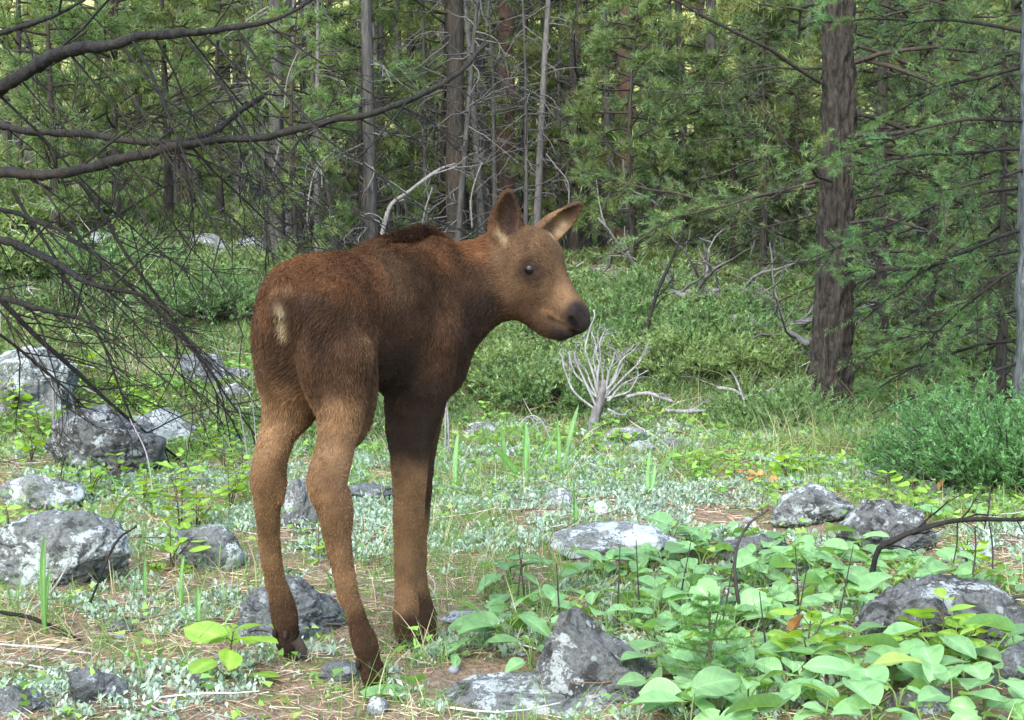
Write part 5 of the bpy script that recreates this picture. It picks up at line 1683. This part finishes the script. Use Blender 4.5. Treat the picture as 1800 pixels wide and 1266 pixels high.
mb = MB()
tone = np.clip(0.95 + 0.55 * rid, 0.35, 1.6).reshape(-1, 1)
mb.add(V.reshape(-1, 3), np.stack([i + j, i + j2, i + sides + j2, i + sides + j], -1).reshape(-1, 4), np.tile(np.array([1.0, 0.97, 0.94]), (len(zt) * sides, 1)))
mb.build('trunk', M_FURROW, t)
mbw, mbn = MB(), MB()
limbs = []
for k in range(54):
    z = g.uniform(0.75, 3.6) if k < 42 else g.uniform(3.6, 7)
    a = g.choice([g.uniform(-0.9, 0.9), g.uniform(-0.9, 0.9), g.uniform(2.2, 4.1), g.uniform(0, 6.28)])
    l_ = g.uniform(0.8, 1.7) * (1 if z < 4 else 0.7)
    p0 = np.array([0.012 * z + math.cos(a) * 0.1, math.sin(a) * 0.1, z])
    pts = walk(p0, (math.cos(a), math.sin(a), g.uniform(-0.25, 0.25)), l_, g, 8, 0.16, -0.04)
    bm_ = MB(); tube(bm_, pts, np.linspace(0.0125, 0.0035, 8) * g.uniform(0.6, 1.1), 6)
    twigs_mb = bm_
    for _ in range(5):
        k_ = int(g.integers(2, 7))
        sd_ = unit(g.normal(size=3))
        twigs(twigs_mb, pts[k_], unit(pts[k_] - pts[k_ - 1]) + sd_ * 0.8, g.uniform(0.15, 0.45), 0.005, g, 1, 3, 0.2, -0.04, (1, 1, 1), 0.9, 4)
    lo = bm_.build('limb', M_BARK, t)
    if g.random() < 0.85:
        fm = MB()
        shoots(None, fm, pts, g, int(24 * l_), 62, 0.034, 0.0038, GREEN, 0.28, 0.15, 0.1)
        fm.build('foliage', M_FIR, lo)

# the grey tree cut by the right edge
base = at_depth(1846, 5.5)
t = thing('grey_barked_fir', 'grey lichen-barked fir trunk cut off by the right edge', 'tree', base)
mb = MB()
zz_ = np.linspace(-0.1, 5.0, 120)
tube(mb, np.stack([0.012 * np.sin(zz_ * 2), 0 * zz_, zz_], -1), 0.155 - 0.012 * zz_, 28, wob=0.10, seed=4)
mb.build('trunk', M_BARKL, t)
for k, (py, reach, up_, dy) in enumerate([(-40, 0.75, 0.1, 0.5), (60, .70, 0.25, 0.4), (120, .55, -0.2, 0.9), (215, .72, 0.05, 0.15), (262, .60, -0.05, 0.5), (300, .50, -0.3, -0.1), (330, .75, -0.25, 0.7), (405, .62, -0.05, 0.2), (440, .62, 0.0, 0.4),
                                          (470, .45, -0.5, 0.1), (545, .50, -0.2, 0.4), (600, .62, -0.15, 0.7), (640, .42, -0.25, 0.2), (700, .5, -0.1, 0.6)]):
    zz0 = P(1790, py, 5.5)[2] - base[2]
    pts = walk((-0.13, dy * 0.06, zz0), (-1, dy, up_), reach * 1.2, g, 9, 0.10, -0.03)
    bm_ = MB(); tube(bm_, pts, np.linspace(0.0085, 0.0022, 9), 6)
    fm = MB()
    for _ in range(9):
        k_ = int(g.integers(1, 8))
        q = twigs(bm_, pts[k_], unit(pts[k_] - pts[k_ - 1]) * 0.8 + unit(g.normal(size=3) * np.array([1, 1, 0.6])) * 0.8, g.uniform(0.10, 0.30), 0.0032, g, 1, 2, 0.15, -0.05, (1, 1, 1), 0.8, 4)
        if g.random() < 0.75:
            needles(fm, q[1], q[-1], 120, 0.027, 0.0021, g, (0.090, 0.165, 0.055))
    shoots(None, fm, pts, g, 22, 90, 0.027, 0.0021, (0.085, 0.160, 0.052), 0.16, 0.15, 0.1)
    lo = bm_.build('limb', M_DARKLIMB, t)
    fm.build('foliage', M_FIR, lo)

# junipers
g = np.random.default_rng(31)
def juniper_parts(nst, rad, hgt, col, sprays, nn, nl, nw):
    mw, mf_ = MB(), MB()
    for k in range(nst):
        a = g.uniform(0, 6.28); q_ = math.sqrt(g.random())
        tip = np.array([math.cos(a) * rad * q_, math.sin(a) * rad * q_, hgt * math.sqrt(max(1 - q_ * q_ * 0.85, 0.05)) * g.uniform(0.5, 1.3)])
        root = np.array([g.normal(0, rad * 0.12), g.normal(0, rad * 0.12), 0])
        pts = spline([root, root * 0.4 + tip * 0.6 + np.array([0, 0, -0.12 * hgt]), tip], 7)
        tube(mw, pts, np.linspace(0.006, 0.0015, 7), 4)
        for q in range(sprays):
            u_ = g.uniform(0.45, 1.0) * 6; k_ = min(int(u_), 5)
            b = pts[k_] + (pts[k_ + 1] - pts[k_]) * (u_ - k_)
            ax = unit(pts[k_ + 1] - pts[k_])
            e = b + unit(ax * 0.8 + g.normal(size=3) * 0.6 + np.array([0, 0, 0.35])) * rad * g.uniform(0.08, 0.20)
            needles(mf_, b, e, nn, nl, nw, g, np.asarray(col) * g.uniform(0.65, 1.4), 0.8, 0.25)
    return [('stem', mw.mesh('stem'), M_DARKTWIG), ('foliage', mf_.mesh('foliage'), M_FIR)]
c0 = at_depth(1790, 4.75)
plant_tree('juniper_shrub', juniper_parts(300, 0.54, 0.30, (0.088, 0.185, 0.058), 13, 22, 0.018, 0.0052), 'dense feathery green juniper bush at the right edge', c0, 0.0, 1.0, None, 'shrub')
LOWJ = [juniper_parts(120, 0.62, 0.20, (0.165, 0.225, 0.075), 12, 18, 0.026, 0.0085), juniper_parts(110, 0.55, 0.25, (0.125, 0.200, 0.070), 12, 18, 0.026, 0.0085)]
for k, (px, py, sc, lab) in enumerate([(900, 690, 1.15, 'mounded green juniper under the throat'), (960, 640, 1.1, 'green juniper mound below the jaw'), (860, 650, 1.0, 'juniper mound beside the chest'), (1100, 610, 1.1, 'juniper mound behind the dead shrub'),
                                       (1180, 660, 1.1, 'juniper mound right of the dead shrub'), (1260, 640, 1.1, 'juniper mound in the middle of the right bank'), (1330, 660, 1.0, 'juniper mound left of the big trunk'), (1120, 555, 1.2, 'farther juniper mound right of the muzzle'),
                                       (1220, 575, 1.2, 'farther juniper mound below the fallen logs'), (1300, 600, 1.1, 'juniper mound under the grey crossed logs'), (990, 560, 1.2, 'juniper mound behind the muzzle'), (380, 560, 1.1, 'juniper mound on the bank left of the rump'),
                                       (300, 520, 1.2, 'juniper mound behind the slanting dead bough'), (200, 500, 1.2, 'juniper mound below the left slope'), (420, 500, 1.1, 'juniper mound below the pale outcrop'), (1380, 760, 0.8, 'low juniper in front of the big trunk'),
                                       (60, 480, 1.2, 'juniper mound at the left edge behind the limbs'), (960, 720, 0.9, 'low juniper left of the dead shrub')]):
    c0, d0 = G(px, py)
    plant_tree('low_juniper', LOWJ[k % 2], lab, c0, g.uniform(0, 6.28), sc, 'low green junipers on the bank', 'shrub')

# ------------------------------------------------------------------ dead wood
g = np.random.default_rng(61)
# dead pine standing just outside the left edge, its limbs reaching into the picture
base = np.array([-2.30, 4.75, float(ground(-2.30, 4.75))])
t = thing('dead_pine', 'dead pine at the left whose bare dark limbs reach across the upper left', 'dead tree', base)
mb = MB()
zz_ = np.linspace(-0.1, 3.6, 60)
tube(mb, np.stack([0.03 * np.sin(zz_), 0.02 * zz_, zz_], -1), 0.10 - 0.016 * zz_, 16, wob=0.1, seed=8)
mb.build('trunk', M_DARKLIMB, t)
LIMBS = [
    [(-190, 260, 4.6, .034), (0, 155, 4.1, .027), (100, 95, 4.0, .024), (190, 76, 3.95, .020), (300, 62, 3.9, .016), (370, 54, 3.9, .012), (480, 35, 3.9, .008), (560, -10, 3.9, .005)],
    [(-190, 300, 4.7, .026), (0, 305, 4.3, .023), (120, 302, 4.2, .021), (250, 272, 4.1, .019), (330, 250, 4.05, .016), (480, 236, 4.0, .013), (600, 215, 3.95, .0125), (700, 180, 3.9, .011), (790, 140, 3.9, .009), (864, 78, 3.9, .006)],
    [(-190, 200, 4.8, .018), (0, 222, 4.5, .016), (130, 236, 4.4, .015), (280, 252, 4.25, .012), (370, 232, 4.1, .0115), (415, 200, 4.1, .011), (462, 170, 4.1, .010)],
    [(-190, 380, 4.8, .020), (0, 425, 4.6, .017), (80, 452, 4.5, .016), (150, 492, 4.4, .012), (240, 516, 4.4, .009), (330, 560, 4.4, .005)],
    [(-190, 480, 4.8, .016), (0, 520, 4.6, .013), (60, 540, 4.5, .011), (130, 556, 4.5, .008), (210, 592, 4.5, .004)],
    [(-190, 120, 4.9, .016), (0, 60, 4.6, .012), (90, 30, 4.5, .009), (180, -20, 4.5, .005)],
    [(-190, 330, 4.9, .014), (0, 372, 4.7, .011), (90, 398, 4.6, .009), (170, 452, 4.5, .006), (260, 520, 4.5, .004)]]
limb_obj = []
for L_ in LIMBS:
    rows = np.array([[*(P(a, b, d) - base), r * 0.8] for a, b, d, r in L_])
    q = spline(rows, 90)
    q[:, :3] += 0.012 * np.stack([vnoise(q[:, :3] * 9 + 5 * k, 70 + k) for k in range(3)], -1)
    mb = MB()
    tube(mb, q[:, :3], np.maximum(q[:, 3], 0.002), 10, wob=0.38, seed=3)
    limb_obj.append((mb.build('branch', M_DARKLIMB, t), q))
def hang(li, t_, ctrl_dir, length, r, kids=6, level=2, grav=-0.02):
    """one drooping side branch of a limb, with its own fine twigs"""
    o, q = limb_obj[li]
    k_ = int(t_ * (len(q) - 1))
    mb = MB()
    twigs(mb, q[k_, :3], ctrl_dir, length, r, g, level, kids, 0.10, grav, (1, 1, 1), 0.75, 5, 0.42)
    mb.build('twig', M_DARKLIMB, o)
for li, n_, lmin, lmax in [(0, 16, 0.35, 1.0), (1, 20, 0.3, 0.9), (2, 7, 0.2, 0.6), (3, 10, 0.25, 0.7), (4, 8, 0.2, 0.6), (5, 7, 0.3, 0.7), (6, 8, 0.25, 0.7)]:
    for k in range(n_):
        t_ = 0.12 + 0.8 * (k + g.random()) / n_
        right = g.uniform(0.35, 1.0); down = -g.uniform(0.4, 1.1)
        if g.random() < 0.16: down = g.uniform(0.2, 0.8)
        if li == 1 and t_ > 0.55:
            right, down = g.uniform(-0.6, 1.0), g.uniform(-0.9, 0.9)
            hang(li, t_, (right, g.normal(0, 0.4), down), g.uniform(0.12, 0.4), 0.0038, 4, 2)
        else:
            hang(li, t_, (right, g.normal(0, 0.35), down), g.uniform(lmin, lmax), g.uniform(0.0024, 0.005), 5, 2)

# tangle of fallen dead boughs lying on the bank at the left
for k, (px0, py0, d0_, px1, py1, d1_, r_, lab) in enumerate([
    (-60, 470, 4.8, 330, 645, 5.3, .016, 'longest fallen bough slanting down to the rocks at left'),
    (140, 320, 5.2, 470, 640, 5.6, .012, 'dead bough slanting from the limb towards the rump'),
    (20, 330, 5.4, 250, 560, 5.6, .011, 'dead bough left of the long slanting ones'),
    (200, 480, 5.6, 430, 655, 5.8, .009, 'thin dead bough ending by the grey rocks'),
    (-40, 560, 5.2, 240, 640, 5.4, .010, 'low dead bough just above the left-edge boulder'),
    (340, 150, 6.0, 560, 430, 6.4, .008, 'thin dead bough crossing down to the back of the calf'),
    (60, 380, 6.2, 420, 560, 6.4, .008, 'farther dead bough across the grassy bank')]):
    p0, p1 = P(px0, py0, d0_), P(px1, py1, d1_)
    gz_ = float(ground(p1[0], p1[1]))
    if p1[2] < gz_ or k != 5: p1[2] = gz_ + 0.01
    tt = thing('dead_bough', lab, 'dead branch', (p1[0], p1[1], p1[2]), 0, 'bare dead boughs on the left bank')
    org = p1
    mb = MB()
    mid = (p0 + p1) / 2 + g.normal(0, 0.04, 3)
    q = spline([p0 - org, mid - org, p1 - org], 24)
    q += 0.012 * np.stack([vnoise(q * 5 + 3 * c, 90 + c) for c in range(3)], -1)
    tube(mb, q, np.linspace(r_ * 0.72, r_ * 0.3, 24), 7, wob=0.2, seed=k)
    mb.build('branch', M_DARKLIMB, tt)
    for m in range(11):
        k_ = int(g.integers(2, 22))
        mb = MB()
        twigs(mb, q[k_], unit(q[k_ + 1] - q[k_]) + unit(g.normal(size=3)) * 0.9, g.uniform(0.18, 0.5), 0.0034, g, 2, 4, 0.14, -0.02, (1, 1, 1), 0.8, 4)
        mb.build('twig', M_DARKLIMB, tt)

# bleached dead shrub beside the muzzle
pos, d = G(1050, 762)
t = thing('dead_shrub', 'bleached dead shrub with a fan of white branches below the muzzle', 'shrub', pos)
def W(px, py, dd=0.0): return P(px, py, d + dd) - pos
mb = MB()
tube(mb, spline([tuple(W(1044, 764)), tuple(W(1046, 735)), tuple(W(1056, 700)), tuple(W(1062, 670))], 14), np.linspace(0.032, 0.016, 14), 12, wob=0.45, seed=2)
mb.build('stump', M_DEADWOOD, t)
M_WHITE = bark_mat('bleached_wood', (0.12, 0.11, 0.10), (0.36, 0.34, 0.315), None, (40, 40, 6), 0.4)
for k, c_ in enumerate([[(1052, 725), (1010, 690), (990, 650), (980, 618)], [(1050, 715), (1022, 660), (1012, 625), (1018, 605)], [(1055, 700), (1036, 640), (1030, 610), (1042, 565), (1040, 548)],
                        [(1058, 700), (1046, 650), (1044, 610), (1038, 580)], [(1060, 695), (1056, 650), (1048, 615), (1052, 590)], [(1064, 690), (1066, 655), (1060, 640)], [(1066, 690), (1085, 650), (1095, 625), (1110, 607)],
                        [(1066, 695), (1105, 655), (1130, 630), (1146, 592)], [(1068, 705), (1100, 675), (1142, 650)], [(1064, 700), (1080, 660), (1092, 632), (1120, 608)], [(1062, 698), (1072, 650), (1080, 620)],
                        [(1056, 705), (1030, 680), (1002, 640), (996, 622)], [(1068, 720), (1085, 730), (1100, 728)], [(1052, 690), (1052, 640), (1058, 600), (1062, 585)], [(1060, 690), (1076, 670), (1100, 640), (1098, 615)],
                        [(1066, 700), (1096, 690), (1118, 668), (1120, 655)], [(1050, 700), (1028, 655), (1000, 630)]]):
    dep = g.normal(0, 0.05)
    q = spline([tuple(W(a, b, dep * i_ / len(c_))) for i_, (a, b) in enumerate(c_)], 16)
    q += 0.020 * np.linspace(0.2, 1, 16)[:, None] * np.stack([vnoise(q * 14 + 3 * c + k, 120 + c) for c in range(3)], -1)
    mb = MB()
    tube(mb, q, np.linspace(0.0068, 0.0026, 16), 6, wob=0.3, seed=k)
    for _ in range(3):
        k_ = int(g.integers(6, 15))
        twigs(mb, q[k_], unit(q[k_] - q[k_ - 1]) + unit(g.normal(size=3)) * 0.7, g.uniform(0.05, 0.16), 0.0022, g, 1, 3, 0.28, 0.02, (1, 1, 1), 0.8, 4)
    mb.build('branch', M_WHITE, t)

def stick(name, rows, mat, label, cat='dead branch', group='dead sticks and logs', sides=7, wob=0.25, kids=0, kl=0.2, ground_ends=(), n_=24):
    """rows of (px, py, depth, radius in metres)"""
    q = np.array([[*P(a, b, dd), r] for a, b, dd, r in rows])
    for e in ground_ends:
        q[e, 2] = float(ground(q[e, 0], q[e, 1])) + q[e, 3] * 0.5
    org = q[0, :3].copy()
    org[2] = min(q[:, 2])
    q = spline(q, n_)
    q[:, :3] -= org
    tt = thing(name, label, cat, org, 0, group)
    mb = MB()
    tube(mb, q[:, :3], np.maximum(q[:, 3], 0.0008), sides, wob=wob, seed=len(label))
    o = mb.build('stem', mat, tt)
    for k in range(kids):
        k_ = int(g.integers(3, n_ - 2))
        mb = MB()
        twigs(mb, q[k_, :3], unit(q[k_ + 1, :3] - q[k_, :3]) + unit(g.normal(size=3)) * 0.9, kl * g.uniform(0.5, 1.3), q[k_, 3] * 0.45, g, 1, 3, 0.2, 0, (1, 1, 1), 0.8, 4)
        mb.build('twig', mat, tt)
    return tt
stick('arched_twig', [(1304, 1052, 3.0, .0045), (1292, 1010, 3.0, .0042), (1296, 960, 3.02, .0036), (1318, 920, 3.04, .003), (1352, 896, 3.06, .0018)], M_DARKTWIG, 'black twig arching up out of the leaf patch', ground_ends=(0,))
stick('long_dead_stick', [(1528, 1012, 3.1, .0070), (1540, 975, 3.08, .0068), (1575, 948, 3.06, .0065), (1620, 930, 3.05, .006), (1690, 914, 3.04, .0058), (1772, 914, 3.04, .005), (1860, 925, 3.06, .0045), (1990, 1010, 3.1, .004)], M_DARKLIMB, 'long dark curved stick over the dark round boulder at right', kids=7, kl=0.12, ground_ends=(0, 7))
for k, (a, b, c, e) in enumerate([(1683, 918, 1676, 990), (1710, 1010, 1714, 925), (1745, 1000, 1738, 914), (1740, 860, 1730, 930)]):
    stick('thin_twig', [(a, b, 3.06, .0022), ((a + c) / 2 + 3, (b + e) / 2, 3.06, .002), (c, e, 3.06, .0016)], M_DARKTWIG, 'thin dark twig crossing the long dark stick, ' + ['leftmost of four', 'second of four', 'third of four', 'rightmost and highest of four'][k], sides=5)
stick('dead_stick', [(1700, 1085, 2.8, .004), (1752, 1058, 2.8, .004), (1830, 1042, 2.8, .0035)], M_DARKTWIG, 'dark stick leaning over the dome-shaped boulder at the right edge', kids=2, kl=0.1)
for k, (a, b, c, e) in enumerate([(1085, 1080, 1090, 960), (1125, 1075, 1118, 950), (1230, 1180, 1275, 1030), (1262, 1120, 1290, 985), (1395, 1110, 1420, 990), (1405, 1060, 1398, 960), (1470, 1090, 1500, 960), (1350, 1150, 1335, 1040),
                                  (905, 1075, 918, 975), (925, 1060, 912, 960), (985, 1090, 978, 990), (1190, 1060, 1215, 950)]):
    _, dd = G(a, b + 20)
    stick('dark_stalk', [(a, b + 20, dd, .0021), ((a + c) / 2, (b + e) / 2 + 10, dd, .0018), (c, e, dd, .0010)], M_DARKTWIG, '%s thin dark upright stalk from the left, standing in the leaf patch' % ORD[[8, 9, 10, 11, 13, 12, 14, 15, 0, 1, 2, 3][k] if k < 0 else sorted([1085, 1125, 1230, 1262, 1395, 1405, 1470, 1350, 905, 925, 985, 1190]).index(a)], sides=4, wob=0.0, ground_ends=(0,), group='dark stalks in the leaf patch')
stick('leaning_dead_stick', [(1120, 610, 8.4, .013), (1150, 530, 8.5, .012), (1175, 470, 8.6, .010), (1200, 410, 8.7, .007)], M_DARKLIMB, 'dark stick leaning up behind the muzzle', kids=4, kl=0.4, ground_ends=(0,))
stick('leaning_pole', [(652, 436, 10.5, .020), (680, 378, 10.6, .019), (718, 338, 10.7, .017), (770, 300, 10.8, .014), (800, 288, 10.9, .008)], M_DEADWOOD, 'pale grey dead pole leaning out above the withers', kids=7, kl=0.5, ground_ends=(0,))
for k, (rows, lab) in enumerate([
    ([(540, 402, 14.0, .045), (590, 415, 14.0, .04), (650, 432, 14.0, .035)], 'pale fallen log behind the calf\'s back, upper one'),
    ([(560, 415, 13.5, .04), (610, 424, 13.5, .036), (660, 440, 13.5, .03)], 'pale fallen log behind the calf\'s back, lower one'),
    ([(1040, 478, 13.0, .045), (1110, 490, 12.8, .04), (1180, 516, 12.6, .035), (1240, 524, 12.6, .03)], 'grey fallen log right of the muzzle, nearest the head'),
    ([(1060, 470, 13.6, .04), (1160, 500, 13.2, .04), (1300, 520, 13.0, .035)], 'long grey fallen log across the far bank right of centre'),
    ([(1070, 482, 12.6, .03), (1130, 510, 12.4, .025), (1165, 540, 12.2, .018)], 'short grey fallen pole pointing down the far bank'),
    ([(1200, 520, 12.6, .05), (1260, 518, 12.6, .045), (1320, 522, 12.6, .04)], 'dark fallen log at the foot of the slim dark pine'),
    ([(1290, 560, 10.6, .03), (1370, 580, 10.4, .028), (1420, 604, 10.2, .02)], 'grey branchy log left of the big trunk'),
    ([(1310, 585, 10.2, .025), (1390, 575, 10.2, .025), (1440, 560, 10.0, .02)], 'crossed grey log left of the big trunk')]):
    rows = [(a, b, G(a, b + 6)[1] - 1.1, r) for a, b, c, r in rows]
    tt = stick('fallen_log', rows, M_DEADWOOD, lab, 'log', 'grey fallen logs on the far bank', 8, 0.15, 9, 0.6)
for k, (rows, lab) in enumerate([
    ([(1100, 698, 7.2, .010), (1140, 692, 7.2, .012), (1182, 706, 7.2, .009)], 'bleached branch lying right of the dead shrub'),
    ([(1168, 722, 7.0, .010), (1205, 724, 7.0, .013), (1240, 722, 7.0, .008)], 'short bleached branch with a knot, right of the dead shrub'),
    ([(1262, 682, 7.6, .009), (1290, 686, 7.6, .009), (1310, 702, 7.6, .006)], 'small bleached branch between the dead shrub and the big trunk'),
    ([(1345, 690, 7.6, .010), (1365, 686, 7.6, .010), (1382, 708, 7.6, .006)], 'curved bleached branch left of the big trunk\'s foot'),
    ([(1308, 705, 7.5, .006), (1290, 660, 7.5, .006), (1262, 625, 7.5, .005), (1258, 608, 7.5, .003)], 'thin white upright twig between dead shrub and big trunk'),
    ([(1310, 705, 7.5, .006), (1330, 668, 7.5, .006), (1348, 630, 7.5, .005), (1362, 600, 7.5, .003)], 'thin dark upright twig left of the big trunk')]):
    rows = [(a, b, G(a, b + 10)[1] - 0.25, r) for a, b, c, r in rows]
    stick('bleached_branch', rows, M_WHITE if k != 5 else M_DARKLIMB, lab, 'dead branch', 'bleached branches on the juniper bank', 6, 0.3, 3, 0.16)
for k, (rows, lab) in enumerate([
    ([(952, 780, 6.0, .004), (944, 752, 6.0, .0045), (930, 733, 6.0, .004), (915, 745, 6.0, .003)], 'bent dry white twig left of the dead shrub'),
    ([(972, 768, 6.0, .004), (955, 745, 6.0, .0045), (938, 731, 6.0, .004), (925, 736, 6.0, .003)], 'second bent dry twig left of the dead shrub'),
    ([(782, 755, 5.6, .005), (784, 715, 5.6, .005), (792, 690, 5.6, .0045), (800, 676, 5.6, .003)], 'dry rooty twig beside the foreleg'),
    ([(790, 750, 5.6, .004), (786, 720, 5.6, .004), (776, 700, 5.6, .003)], 'shorter dry rooty twig beside the foreleg'),
    ([(92, 735, 5.4, .0055), (94, 700, 5.4, .006), (91, 672, 5.4, .005)], 'white forked twig on the boulder at the left edge'),
    ([(95, 690, 5.4, .005), (118, 686, 5.4, .005), (132, 722, 5.4, .004)], 'bent arm of a white twig by the left-edge boulder'),
    ([(270, 860, 4.6, .0025), (258, 800, 4.7, .0025), (228, 736, 4.8, .002)], 'pale stick leaning on the dark rounded boulder'),
    ([(440, 790, 5.0, .0025), (425, 740, 5.0, .0025), (415, 705, 5.0, .002)], 'thin white dead stem left of the far thigh'),
    ([(455, 770, 5.0, .0025), (445, 720, 5.0, .0022), (438, 690, 5.0, .002)], 'second thin white dead stem by the far thigh'),
    ([(0, 1076, 2.9, .0045), (60, 1088, 2.9, .005), (140, 1126, 2.85, .0045)], 'dark stick lying in the silvery plants at lower left'),
    ([(150, 1020, 3.05, .003), (200, 960, 3.1, .003), (240, 925, 3.1, .002)], 'thin dark twig leaning against the largest left boulder'),
    ([(40, 1068, 3.0, .003), (90, 1040, 3.0, .003), (125, 985, 3.0, .0025)], 'pale bent straw in front of the largest left boulder')]):
    stick('dry_twig', rows, M_DARKLIMB if k in (9, 10) else M_WHITE, lab, 'twig', 'dry twigs among the rocks', 5, 0.2, 2 if k < 4 else 0, 0.08, (0,) if k not in (5, 9) else (), 16)
# pale upright straws of last year's grass at the left bank
for k, (a, b, c, e, dd) in enumerate([(110, 640, 150, 525, 0), (166, 610, 288, 435, 0), (40, 640, 62, 560, 0)]):
    _, dd = G(a, b)
    stick('dry_grass_stalk', [(a, b, dd, .0022), ((a + c) / 2 - 6, (b + e) / 2, dd, .002), (c, e, dd, .001)], plain_mat('straw%d' % k, (0.36, 0.36, 0.20)), ['grey-green grass stalk above the left-edge boulder', 'long straw-coloured stalk slanting across the dead boughs', 'short stalk at the left above the boulder'][k], 'grass', 'dry stalks on the left bank', 4, 0.0, 0, 0.1, (0,), 12)
# white curved dead twigs hanging in the mid forest
for k, (rows) in enumerate([[(545, 450, 9.5, .008), (540, 380, 9.5, .009), (548, 320, 9.5, .010), (562, 290, 9.5, .009), (590, 262, 9.5, .006)], [(566, 330, 9.4, .007), (565, 300, 9.4, .009), (558, 284, 9.4, .009)],
                             [(500, 190, 9.0, .007), (505, 140, 9.0, .008), (520, 100, 9.0, .008), (535, 84, 9.0, .006)], [(480, 300, 9.2, .006), (488, 270, 9.2, .007), (492, 248, 9.2, .006)],
                             [(830, 400, 10.5, .010), (828, 350, 10.5, .010), (838, 310, 10.5, .010), (848, 285, 10.5, .007)], [(1000, 360, 11, .008), (998, 320, 11, .009), (975, 290, 11, .008), (960, 270, 11, .006)],
                             [(1104, 380, 12, .020), (1098, 330, 12, .020), (1095, 275, 12, .016)], [(740, 440, 10, .009), (745, 380, 10, .009), (760, 330, 10, .008)], [(1350, 490, 12, .016), (1362, 430, 12, .016), (1372, 400, 12, .010)], [(1310, 480, 12, .016), (1325, 430, 12, .016), (1333, 405, 12, .012)]]):
    stick('white_dead_twig', [(a, b, c, e * 0.62) for a, b, c, e in rows], M_DEADWOOD, ['long white curved dead twig above the back', 'forked tip of white dead twig above the back', 'white dead twig at the upper left of centre', 'short white dead twig above the rump', 'white dead twig right of the leaning pole', 'white crooked twig between the ears',
           'white pole leaning on the scarred trunk', 'grey thin twig above the withers', 'pale thin pole by the bare straight trunk', 'second pale thin pole by the bare straight trunk'][k], 'dead branch', 'white dead twigs in the forest', 6, 0.25, 4, 0.25)
